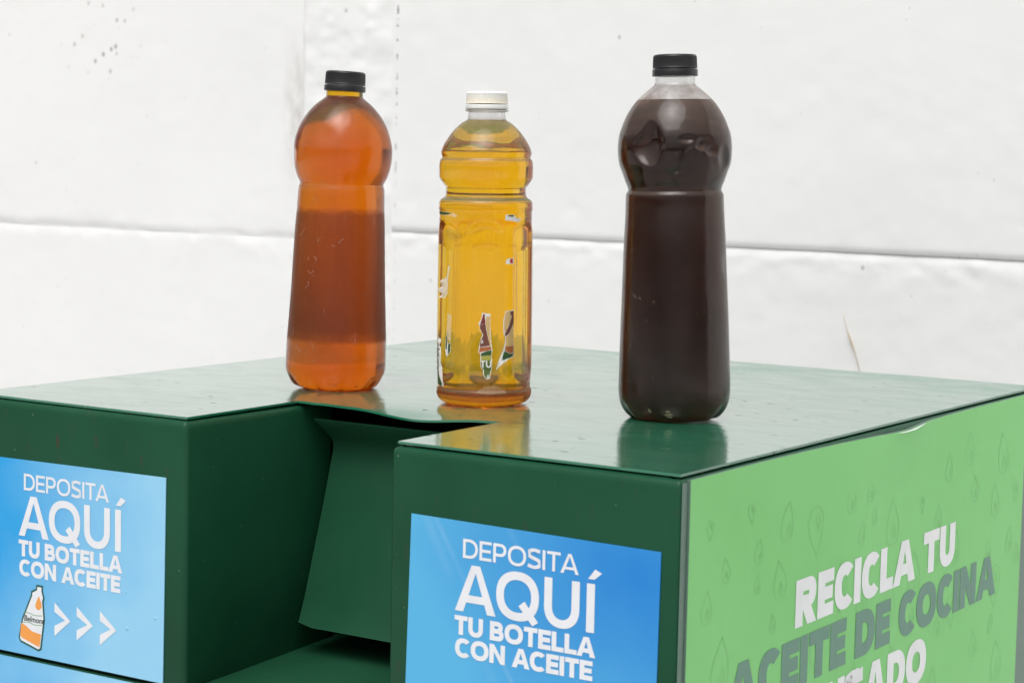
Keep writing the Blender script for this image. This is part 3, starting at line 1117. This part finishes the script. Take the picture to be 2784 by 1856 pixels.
# ------------------------------------------------------------------ bottles
def pchip(pts):
    xs = np.array([p[0] for p in pts], float)
    ys = np.array([p[1] for p in pts], float)
    h = np.diff(xs)
    d = np.diff(ys) / h
    m = np.zeros(len(xs))
    m[0], m[-1] = d[0], d[-1]
    for i in range(1, len(xs) - 1):
        if d[i - 1] * d[i] > 0:
            w1, w2 = 2 * h[i] + h[i - 1], h[i] + 2 * h[i - 1]
            m[i] = (w1 + w2) / (w1 / d[i - 1] + w2 / d[i])
    def f(x):
        i = int(np.clip(np.searchsorted(xs, x) - 1, 0, len(h) - 1))
        t = (x - xs[i]) / h[i]
        t = min(max(t, 0), 1)
        return ((1 + 2 * t) * (1 - t) ** 2 * ys[i] + t * (1 - t) ** 2 * h[i] * m[i] + t * t * (3 - 2 * t) * ys[i + 1] + t * t * (t - 1) * h[i] * m[i + 1])
    return f

NS = 144
def rows(pts, top, step=1.1):
    hs = sorted(set([p[0] for p in pts if p[0] <= top] + list(np.arange(0, top, step)) + [top]))
    out = [hs[0]]
    for h in hs[1:]:
        if h - out[-1] > .12:
            out.append(h)
    out[-1] = top
    return out

def lathe_surface(R, hs, off, V, F, flip, cap=None, capc=None):
    """rings at heights hs (mm), R(h, theta) outer radius in mm; off = inward offset"""
    base = len(V)
    for h in hs:
        for k in range(NS):
            t = 2 * pi * k / NS
            r = max(.5, R(h, t) - off)
            V.append((r * sin(t) * .001, -r * cos(t) * .001, h * .001))
    for j in range(len(hs) - 1):
        for k in range(NS):
            a, b = base + j * NS + k, base + j * NS + (k + 1) % NS
            q = (a, b, b + NS, a + NS)
            F.append(q if not flip else q[::-1])
    return base

def bottom_disc(V, F, base, R, h0, off, rise, flip, inset=0):
    """domed underside from ring at base to the centre"""
    prev = base
    for s in (.86, .62, .34):
        b = len(V)
        for k in range(NS):
            t = 2 * pi * k / NS
            r = max(.3, (R(h0, t) - off)) * s
            V.append((r * sin(t) * .001, -r * cos(t) * .001, (h0 + rise * (1 - s) ** .8) * .001))
        for k in range(NS):
            q = (prev + k, b + k, b + (k + 1) % NS, prev + (k + 1) % NS)
            F.append(q if not flip else q[::-1])
        prev = b
    c = len(V)
    V.append((0, 0, (h0 + rise) * .001))
    for k in range(NS):
        q = (prev + k, c, prev + (k + 1) % NS)
        F.append(q if not flip else q[::-1])

def make_bottle(root, prof, mod, neck_top, fill, m_shell, m_oil, thick=.7, rise=5.0):
    f = pchip(prof)
    def R(h, t):
        return f(h) + mod(h, t, f)
    hs = rows(prof, neck_top)
    V, F = [], []
    b0 = lathe_surface(R, hs, 0, V, F, False)
    topo = b0 + (len(hs) - 1) * NS
    bottom_disc(V, F, b0, R, 0, 0, rise, False)
    # above the oil the wall is a thin shell; below it oil and wall share one refracting outer surface
    hs2 = [fill] + [h for h in hs if h > fill + .1]
    b1 = lathe_surface(R, hs2, thick, V, F, True)
    topi = b1 + (len(hs2) - 1) * NS
    for k in range(NS):
        F.append((topo + k, topo + (k + 1) % NS, topi + (k + 1) % NS, topi + k))
    prev = b1
    for s_ in (.93, .6, .25):
        bb = len(V)
        for k in range(NS):
            t = 2 * pi * k / NS
            r = max(.3, R(fill, t) - thick) * s_
            V.append((r * sin(t) * .001, -r * cos(t) * .001, (fill - .3) * .001))
        for k in range(NS):
            F.append((prev + k, prev + (k + 1) % NS, bb + (k + 1) % NS, bb + k))
        prev = bb
    c = len(V)
    V.append((0, 0, (fill - .3) * .001))
    for k in range(NS):
        F.append((prev + k, prev + (k + 1) % NS, c))
    sh = mesh_obj('bottle_body', V, F, m_shell, root, True)
    V, F = [], []
    e = thick * .7
    ft = fill - .6
    hs3 = [e] + [h for h in rows(prof, ft) if h > e + .1]
    b = lathe_surface(R, hs3, e, V, F, False)
    bottom_disc(V, F, b, R, e, e, rise, False)
    tp = b + (len(hs3) - 1) * NS
    c = len(V)
    V.append((0, 0, ft * .001))
    for k in range(NS):
        F.append((tp + k, tp + (k + 1) % NS, c))
    mesh_obj('oil', V, F, m_oil, root, True)
    return R

def make_cap(root, h0, h1, r, rb, split, mat, ribs=90, tilt=0, rib_depth=.28, mat2=None):
    """screw cap: ribbed shell with a chamfered top, and the tamper band below it"""
    n = ribs * 4
    def cyl(name, prof, ribbed, m):
        V, F = [], []
        for (h, rr, rb_) in prof:
            for k in range(n):
                q = rr - (rib_depth if (k % 4) in (2, 3) else 0) * rb_
                t = 2 * pi * k / n
                V.append((q * sin(t) * .001, -q * cos(t) * .001, h * .001))
        L = len(prof)
        for j in range(L - 1):
            for k in range(n):
                F.append((j * n + k, j * n + (k + 1) % n, (j + 1) * n + (k + 1) % n, (j + 1) * n + k))
        F.append([(L - 1) * n + k for k in range(n)])
        F.append([k for k in range(n)][::-1])
        o = mesh_obj(name, V, F, m, root)
        angle_smooth(o, 40)
        return o
    H = h1 - split
    c = cyl('cap', [(split + .45, r - 1.2, 0), (split + .5, r + .15, 0), (split + 1.1, r + .15, 0), (split + 1.3, r, 0), (split + 1.8, r, 1), (h1 - 2.0, r - .25, 1), (h1 - 1.6, r - .3, 0), (h1 - .6, r - .8, 0), (h1 - .15, r - 1.6, 0), (h1, r - 2.6, 0), (h1 - .02, r - 5, 0)], True, mat)
    b = cyl('tamper_band', [(h0, rb - 1.0, 0), (h0 + .1, rb - .1, 0), (h0 + .5, rb, 0), (split - .8, rb, 0), (split - .4, rb - .2, 0), (split - .2, rb - .8, 0)], False, mat2 or mat)
    for o in (c, b):
        o.rotation_euler = (0, radians(tilt), 0)
        if tilt:
            o.location = (-(h0 * .001) * sin(radians(tilt)), 0, (h0 * .001) * (1 - cos(radians(tilt))))
    return c

def place(name, x, y, tilt, label, cat, sxy, sz, dz=.0004):
    face = atan2(CAM.x - x, -(CAM.y - y))       # local -y looks at the camera
    r = empty(name, (x, y, top_z(x, y) + dz), (0, radians(tilt), face))
    r.scale = (sxy, sxy, sz)
    tag(r, label, cat, 'used cooking oil bottles on the bin')
    return r

def gaus(h, t, h0, t0, sh, st, amp):
    d = (t - radians(t0) + pi) % (2 * pi) - pi
    return -amp * exp(-((h - h0) / sh) ** 2 - (d / radians(st)) ** 2)

def pit(h, t, h0, t0, rh, rt_, amp, p=4):
    """dent with a fairly sharp rim"""
    d = (t - radians(t0) + pi) % (2 * pi) - pi
    q = ((h - h0) / rh) ** 2 + (d / radians(rt_)) ** 2
    return -amp * max(0, 1 - q ** (p / 2)) ** 1 if q < 1 else 0.0

def feet(h, t, nf, ph, hmax, amp):
    if h > hmax:
        return 0.0
    s = .5 + .5 * cos(nf * (t - ph))
    v = s ** 3
    k = 1 - h / hmax
    return -amp * v * (k ** .8)

# ---- left bottle: amber oil
bl = place('oil_bottle', -.4493, .2212, 1.15, 'black capped bottle of orange brown oil, on the bin left of the golden one', 'bottle', .998, .979)
profL = [(0, 29.5), (2.3, 34.6), (5.5, 37.2), (9.9, 39.3), (14, 40.9), (19.3, 41.6), (38.3, 41.3), (60, 40.3), (85.7, 39), (110, 38.1), (133, 37.3), (152.3, 36.2), (169, 35.4), (171.6, 34.6), (173, 34.5), (174.6, 35.2), (178.9, 37.2), (185.5, 39.3), (194, 40.7), (201.6, 40.9), (209.2, 39.8), (218.7, 36.9), (228.2, 32.0), (237.7, 24.4), (242.4, 19), (244.8, 16), (246, 15.1), (252, 15.1), (258, 14.6)]
def modL(h, t, f):
    v = feet(h, t, 9, .2, 13, 4.5)
    v += gaus(h, t, 213, -24, 7, 13, 1.2) + gaus(h, t, 205, -62, 16, 14, 2.2) + gaus(h, t, 196, -85, 7, 10, 1.4) + gaus(h, t, 190, 40, 12, 16, .8)
    v += gaus(h, t, 8, -3, 5, 7, 1.8) + gaus(h, t, 6, 28, 4, 6, 1.5)
    if 14 < h < 240:
        d = abs((t - radians(44) + pi) % (2 * pi) - pi)
        v += .25 * exp(-(d / .025) ** 2)                     # mould seam
        d = abs((t - radians(224) + pi) % (2 * pi) - pi)
        v += .25 * exp(-(d / .025) ** 2)
    v += .12 * sin(3 * t + h * .05) * min(1, h / 20) * (1 if h < 240 else 0)
    return v
shL = mat_shell('greasy_amber_pet', .095, (.44, .23, .14, 1), .18, (.0410, .1500, (.54, .40, .37, 1), .13, .34), (.236, .012, .35, (.30, .22, .16, 1)), .30, .22, 1.2)
oilL = mat_oil('amber_used_oil', (3.8, 26, 200))
make_bottle(bl, profL, modL, 258, 252.0, shL, oilL)
make_cap(bl, 250.2, 267.0, 16.7, 17.1, 255.4, M_CAP, 72, 1.4)

# ---- middle bottle: golden oil, torn label
bm_ = place('oil_bottle', -.2980, .2192, -.5, 'white capped bottle of golden oil with grooves and torn label scraps, between the other two', 'bottle', .982, .980)
profM = [(0, 29.5), (1.9, 34.4), (4, 36.7), (6.2, 37.8), (8.5, 38.4), (11, 38.3), (13, 37.5), (14, 37.1), (15.7, 37.4), (60, 37.6), (120, 37.3), (149, 37.1), (154.6, 37.1), (156, 37.6), (161.2, 37.4), (163.8, 35.9), (165.5, 33.2), (166.3, 32.6), (170.7, 31.9), (173.3, 31.9), (174.2, 32.6), (177.6, 35.3), (182, 37.5), (189.8, 37.7), (194.9, 37), (196.6, 35.6), (197.5, 35.3), (198.4, 35.6), (201, 36.2), (205.3, 35), (214, 29.9), (220, 25.1), (225.3, 19), (227.4, 15.5), (231.3, 14.9), (233.4, 14.7), (233.9, 17.2), (235.2, 17.2), (235.7, 14.5), (243, 14.5)]
def sstep(a, b, x):
    t = min(max((x - a) / (b - a), 0), 1)
    return t * t * (3 - 2 * t)
def modM(h, t, f):
    v = 0.0
    if 16 < h < 152:
        a = ((t + radians(30)) % radians(60)) - radians(30)           # six flutes
        hw = radians(22.5)
        # arched ends
        u = min(1, abs(a) / hw)
        topy, boty = 148.5 - 5.5 * u * u, 18.5 + 4.5 * u * u
        m = (1 - sstep(hw - radians(3.4), hw, abs(a))) * sstep(boty, boty + 9, h) * (1 - sstep(topy - 6, topy, h))
        v -= 2.7 * m * (.62 + .38 * sstep(18, 62, h))
        hw2 = radians(15)
        m2 = (1 - sstep(hw2 - radians(4), hw2, abs(a))) * sstep(26, 30, h) * (1 - sstep(124.5, 127.5, h))
        v -= 1.3 * m2 * (.3 + .7 * sstep(26, 62, h))
        mid = radians(30) - abs(a)
        v += .65 * exp(-(mid / radians(3.0)) ** 2) * sstep(20, 28, h) * (1 - sstep(138, 146, h))
    v += gaus(h, t, 209, -20, 6, 25, .5) + gaus(h, t, 207, 25, 5, 16, .5)
    return v
shM = mat_shell('clear_pet', .065, (.50, .40, .23, 1), .07, (-.001, .0160, (.70, .40, .26, 1), .15, .15), None, .14, .62, 1.2)
oilM = mat_oil('golden_used_oil', (.7, 10.5, 75))
RM = make_bottle(bm_, profM, modM, 243, 226.0, shM, oilM)
kc = NT('translucent_white_cap')
b = kc.bsdf(Roughness=.42, Base_Color=(.83, .82, .78, 1))
b.inputs['Subsurface Weight'].default_value = .5
b.inputs['Subsurface Radius'].default_value = (.004, .0035, .0025)
kz = kc.sep()
kc.l(kc.mix(kc.mr(kz[2], .238, .249, .55, 0), (.85, .85, .83, 1), (.80, .66, .36, 1)), b.inputs['Base Color'])
M_WCAP = kc.m
M_WBAND = mat_plain('white_tamper_ring', (.82, .82, .80), .4)
make_cap(bm_, 235.8, 249.8, 16.6, 17.0, 239.6, M_WCAP, 80, 0, .30, M_WBAND)

# ---- right bottle: dark oil
br = place('oil_bottle', -.1383, .2418, -1.45, 'tallest bottle, nearly black oil, dented shoulders, clear neck under a black cap', 'bottle', .985, .978)
profR = [(0, 29.5), (.9, 33.4), (4, 37.2), (8.4, 40.2), (12, 41.7), (17, 42.7), (25.5, 43.2), (44.5, 42.8), (70, 42), (91.9, 41.1), (115, 40.2), (139.3, 39.2), (164.7, 37.7), (172, 37.4), (173.7, 37.1), (175.0, 36.1), (176.5, 35.6), (178.9, 36.1), (183, 37.8), (188.4, 39.6), (197.9, 42.8), (207.3, 43.6), (216.8, 42.9), (226.3, 40), (235.8, 35.5), (244.8, 29.2), (250, 23.7), (254.7, 18.2), (256.8, 15.8), (258.5, 15.2), (266, 15.2), (271, 14.6)]
def modR(h, t, f):
    v = feet(h, t, 8, .35, 15, 4.2)
    d = (t + pi) % (2 * pi) - pi
    r0 = f(h)
    r1 = r0
    for (an, ch, D, rho, kv) in ((-27, 215.0, 54.4, 18, 1.6), (30, 212.5, 55.6, 15, .72), (39, 207.5, 54.0, 13, .8), (15, 215.5, 53.2, 12, .5), (60, 197, 70.9, 30, 1.2)):
        d = (t - radians(an) + .03 * sin(h * .2 + an) + pi) % (2 * pi) - pi
        if an == -27 and h > 212:
            d *= 1 + .045 * (h - 212)
        if abs(d) < 1.0:
            bq = D * cos(d)
            cq = D * D + ((h - ch) / kv) ** 2 - rho * rho
            q = bq * bq - cq
            if q > 0:
                rr = bq - sqrt(q)
                if rr < r1:
                    r1 = rr
    v += r1 - r0
    v += gaus(h, t, 200, 20, 9, 8, .7)
    if 190 < h < 212:                                    # crease running down from the right-hand dent
        d = (t - radians(22 - (212 - h) * 1.1) + pi) % (2 * pi) - pi
        v += .9 * exp(-(d / .05) ** 2) * sstep(190, 196, h) * (1 - sstep(206, 212, h))
    v += gaus(h, t, 120, 75, 9, 10, .8)
    v += (.45 * sin(2 * t + .8) + .20 * sin(5 * t + 1)) * sstep(14, 40, h) * (1 - sstep(150, 172, h))
    return v
shR = mat_shell('dusty_sheen_clear_pet', .046, (.45, .31, .25, 1), .09, (.0175, .168, (.97, .96, .95, 1), .015, .20), (.249, .012, .25, (.42, .28, .18, 1)), .18, .42, 3.2, .2446)
oilR = mat_oil('dark_used_oil', (56, 84, 300))
RR = make_bottle(br, profR, modR, 271, 244.8, shR, oilR)
make_cap(br, 263.2, 279.8, 16.9, 17.3, 268.8, M_CAP, 96, -.3)

# ------------------------------------------------------------------ scraps of label on the golden bottle
C_WHITE = mat_plain('torn_paper', (.78, .74, .70), .7)
C_RED = mat_plain('label_dark_red', (.20, .025, .025), .5)
C_BROWN = mat_plain('label_brown', (.17, .055, .035), .5)
C_CREAM = mat_plain('label_cream', (.66, .42, .17), .5)
C_ORANGE = mat_plain('label_orange', (.42, .12, .035), .5)
C_GREEN = mat_plain('label_green', (.075, .12, .02), .5)
C_LIME = mat_plain('label_lime', (.40, .36, .06), .5)
C_DKG = mat_plain('label_dark_green', (.035, .085, .02), .5)
C_BRIGHT = mat_plain('label_bright_red', (.60, .04, .02), .5)
C_FILM = mat_film('paper_fibre_film', (.80, .70, .62, 1), .42)

def px4(x, y):                      # measured position -> angle and height on the bottle
    xc = 545 + (600 - y) * .004
    return asin(max(-.995, min(.995, (x - xc) / 433.0))), (2972 - (y + 1500)) * .08657
def px3(x, y):
    return px4(x - 8, y - 1500)

def scrap_mesh(name, layers, parent, conv=px4):
    """layers: (polygon in measured pixels, material, lift mm)"""
    bm = bmesh.new()
    mats = []
    for poly, mat, lift in layers:
        if mat not in mats:
            mats.append(mat)
        vs = [bm.verts.new((x, y, lift)) for x, y in poly]
        f = bm.faces.new(vs)
        f.material_index = mats.index(mat)
    bmesh.ops.triangulate(bm, faces=bm.faces[:])
    for _ in range(4):
        es = [e for e in bm.edges if e.calc_length() > 16]
        if not es:
            break
        bmesh.ops.subdivide_edges(bm, edges=es, cuts=1)
        bmesh.ops.triangulate(bm, faces=[f for f in bm.faces if len(f.verts) > 3])
    for v in bm.verts:
        t, h = conv(v.co.x, v.co.y)
        r = (RM(h, t) + v.co.z) * .001
        v.co = (r * sin(t), -r * cos(t), h * .001)
    # thin paper needs a thickness
    for f in bm.faces:
        f.smooth = True
        c = f.calc_center_median()
        if f.normal.dot(Vector((c.x, c.y, 0))) < 0:
            f.normal_flip()
    me = bpy.data.meshes.new(name)
    bm.to_mesh(me)
    bm.free()
    for m in mats:
        me.materials.append(m)
    o = bpy.data.objects.new(name, me)
    COL.objects.link(o)
    o.parent = parent
    return o

def jag(poly, amp, seed):
    rnd = random.Random(seed)
    out = []
    n = len(poly)
    for i in range(n):
        a, b = Vector(poly[i]), Vector(poly[(i + 1) % n])
        out.append(tuple(a))
        L = (b - a).length
        k = int(L / 22)
        nn = Vector((-(b - a).y, (b - a).x)).normalized() if L else Vector((0, 0))
        for j in range(1, k + 1):
            out.append(tuple(a.lerp(b, j / (k + 1)) + nn * rnd.uniform(-amp, amp)))
    return out

A0 = [(520, 603), (602, 610), (604, 760), (614, 880), (626, 942), (616, 985), (622, 1100), (604, 1160), (600, 1200), (568, 1208), (536, 1170), (536, 1125), (511, 1100), (506, 975), (483, 965), (491, 930), (496, 880), (526, 800), (494, 750), (493, 715), (479, 708), (516, 650)]
sA = scrap_mesh('label_scrap', [
    (jag(A0, 3, 1), C_WHITE, .18),
    (jag([(530, 615), (548, 615), (552, 700), (497, 712), (522, 650)], 2, 2), C_RED, .22),
    (jag([(497, 715), (552, 702), (572, 800), (600, 905), (500, 915), (500, 880), (532, 800), (500, 750)], 2, 3), C_BROWN, .22),
    (jag([(560, 640), (597, 635), (598, 760), (608, 905), (602, 905), (575, 800), (556, 700)], 2, 4), C_CREAM, .22),
    (jag([(500, 918), (608, 908), (618, 940), (560, 952), (489, 968), (497, 930)], 2, 5), C_ORANGE, .22),
    (jag([(512, 972), (560, 955), (616, 945), (612, 990), (515, 1000)], 2, 6), C_DKG, .22),
    ([(514, 1001), (612, 991), (613, 1036), (514, 1036)], C_LIME, .22),
    (jag([(514, 1037), (613, 1037), (616, 1098), (600, 1155), (596, 1196), (570, 1202), (542, 1168), (542, 1122), (515, 1098)], 2, 7), C_GREEN, .22)], bm_)
B0 = [(732, 586), (812, 577), (818, 700), (828, 850), (834, 996), (770, 1022), (704, 1078), (655, 1132), (684, 1088), (698, 1030), (712, 985), (722, 940), (732, 830), (716, 780), (714, 680)]
scrap_mesh('label_scrap', [
    (jag(B0, 3, 8), C_WHITE, .18),
    (jag([(738, 592), (770, 590), (790, 640), (760, 720), (728, 790), (722, 690)], 2, 9), C_CREAM, .22),
    (jag([(772, 590), (808, 585), (811, 690), (772, 775), (735, 822), (728, 795), (762, 720), (792, 640)], 2, 10), C_BROWN, .22),
    (jag([(811, 694), (822, 850), (825, 905), (735, 905), (738, 825), (773, 778)], 2, 11), C_CREAM, .22),
    (jag([(735, 907), (825, 907), (827, 965), (775, 975), (730, 945)], 2, 12), C_ORANGE, .22),
    (jag([(729, 950), (775, 978), (828, 968), (828, 992), (765, 1015), (702, 1036), (716, 985)], 2, 13), C_DKG, .22)], bm_)
scrap_mesh('label_scrap', [(jag([(738, 1208), (818, 1206), (846, 1246), (872, 1236), (880, 1252), (856, 1278), (792, 1262), (734, 1258)], 2, 14), C_WHITE, .25),
                           ([(758, 1211), (815, 1210), (808, 1226), (770, 1222)], C_DKG, .3)], bm_, px3)
scrap_mesh('label_scrap', [(jag([(128, 1186), (252, 1198), (306, 1222), (262, 1242), (215, 1222), (170, 1226), (128, 1222)], 2, 15), C_FILM, .2),
                           (jag([(128, 1189), (248, 1201), (215, 1213), (170, 1220), (130, 1216)], 2, 16), C_DKG, .3)], bm_, px3)
scrap_mesh('label_scrap', [(jag([(742, 108), (808, 97), (806, 160), (732, 152)], 2, 17), C_WHITE, .2), ([(772, 112), (797, 104), (799, 150), (776, 148), (766, 128)], C_BRIGHT, .25)], bm_)
scrap_mesh('label_scrap', [(jag([(174, 178), (186, 190), (166, 300), (163, 450), (140, 488), (116, 492), (120, 322), (152, 285)], 3, 18), mat_film('grey_paper_film', (.80, .74, .68, 1), .75), .2)], bm_)
scrap_mesh('label_scrap', [(jag([(166, 620), (206, 640), (204, 890), (168, 860), (155, 830)], 3, 19), C_FILM, .2),
                           (jag([(152, 832), (168, 838), (172, 900), (206, 896), (209, 975), (182, 1020), (165, 1016), (152, 960)], 2, 20), C_WHITE, .2),
                           ([(156, 836), (166, 840), (170, 960), (156, 955)], C_DKG, .25), ([(180, 905), (203, 902), (204, 970), (184, 1008)], C_DKG, .25)], bm_)
scrap_mesh('label_scrap', [(jag([(112, 780), (118, 900), (122, 1180), (172, 1278), (162, 1308), (114, 1296)], 3, 21), C_WHITE, .18), (jag([(113, 900), (115, 1180), (160, 1280), (150, 1302), (114, 1290)], 2, 22), C_DKG, .25)], bm_)
scrap_mesh('label_scrap', [(jag([(462, 1338), (500, 1302), (560, 1275), (650, 1268), (735, 1312), (742, 1336), (600, 1346)], 4, 23), mat_film('faint_fibre_film', (.66, .48, .34, 1), .30), .2)], bm_)
scrap_mesh('label_scrap', [(jag([(958, 1215), (966, 1222), (966, 1300), (940, 1308), (935, 1280)], 2, 24), C_FILM, .2)], bm_)
# printed letters left on the scraps
def on_bottle(x, y, d):
    t, h = px4(x, y)
    r = RM(h, t) * .001 + .00046 + d
    return (r * sin(t), -r * cos(t), h * .001)
flip = lambda ps: [[(x, -y) for x, y in p] for p in ps]
P = flip(text_polys('TU', 508, -1103, 64, 106, .22, .20, .10))
V, F = [], []
def letters(name, polys, mat):
    V, F = [], []
    for i, p in enumerate(polys):
        b0 = len(V)
        a = sum(p[j][0] * p[(j + 1) % len(p)][1] - p[(j + 1) % len(p)][0] * p[j][1] for j in range(len(p)))
        q = p if a < 0 else p[::-1]
        for x, y in q:
            V.append(on_bottle(x, y, .00002 * isinstance(p, Lift)))
        F.append(list(range(b0, b0 + len(q))))
    return mesh_obj(name, V, F, mat, sA)
letters('lettering', P + [[(687, 1045), (724, 1040), (724, 1050), (712, 1052), (710, 1072), (702, 1074), (702, 1053), (687, 1056)]]
        + [[(508 + x, 880 - y) for x, y in p] for p in text_mesh_polys('a', 58, .15, 1.0)]
        + flip(text_polys('R', 574, -1200, 30, 22, .18, .16, .1)), C_WHITE)

# ------------------------------------------------------------------ lint caught on the greasy bottles
M_LINT = mat_plain('pale_lint', (.62, .50, .40), .8)
def lint(root, prof, spots, seed, name='lint'):
    rnd = random.Random(seed)
    f = pchip(prof)
    V, F = [], []
    for (t0, h0, ln, curl) in spots:
        pts = []
        a = rnd.uniform(0, 2 * pi)
        t, h = radians(t0), h0
        for i in range(10):
            r = f(h) + .35
            pts.append((r * sin(t) * .001, -r * cos(t) * .001, h * .001))
            a += curl * rnd.uniform(.3, 1.2)
            t += cos(a) * ln / 10 / f(h)
            h += sin(a) * ln / 10
        v, ff = tube(pts, .00011, 4)
        b = len(V)
        V += v
        F += [[i + b for i in q] for q in ff]
    tag(mesh_obj(name, V, F, M_LINT, root, True), kind='stuff')
rl = random.Random(3)
lint(bl, profL, [(-28, 174, 10, .75), (-38, 158, 6, .3), (-40, 100, 9, .5), (-44, 86, 9, .3), (-30, 108, 7, .4), (6, 128, 5, .2), (16, 40, 12, .35), (-30, 42, 9, .1), (-44, 32, 9, .1), (-62, 128, 12, .1), (-66, 44, 10, .2)]
     + [(rl.uniform(-60, 55), rl.uniform(20, 160), rl.uniform(1.5, 4), .3) for _ in range(26)], 5)
lint(br, profR, [(0, 190, 4, .5), (-48, 98, 4, .1), (-40, 96, 3, .1)] + [(rl.uniform(-55, 55), rl.uniform(20, 215), rl.uniform(.8, 2), .3) for _ in range(22)], 6)

# dried mud marks at the foot of the dark bottle
M_MUD = mat_plain('dried_mud', (.30, .24, .15), .85)
rm = random.Random(12)
bm = bmesh.new()
for (t0, h0, w_, hh) in ((-6, 7.2, 3.6, 1.2), (-6.5, 9.6, 2.2, 1.0), (-4.5, 5.0, 2.6, 1.0), (-28, 9.5, 1.2, 2.2)):
    vs = []
    for k in range(12):
        a = 2 * pi * k / 12
        q = rm.uniform(.55, 1.1)
        h = h0 + hh * sin(a) * q
        t = radians(t0) + w_ * cos(a) * q / 38
        r = (RR(h, t) + .12) * .001
        vs.append(bm.verts.new((r * sin(t), -r * cos(t), h * .001)))
    bm.faces.new(vs)
me = bpy.data.meshes.new('mud_stain')
bm.to_mesh(me)
bm.free()
me.materials.append(M_MUD)
o = bpy.data.objects.new('mud_stain', me)
COL.objects.link(o)
o.parent = br
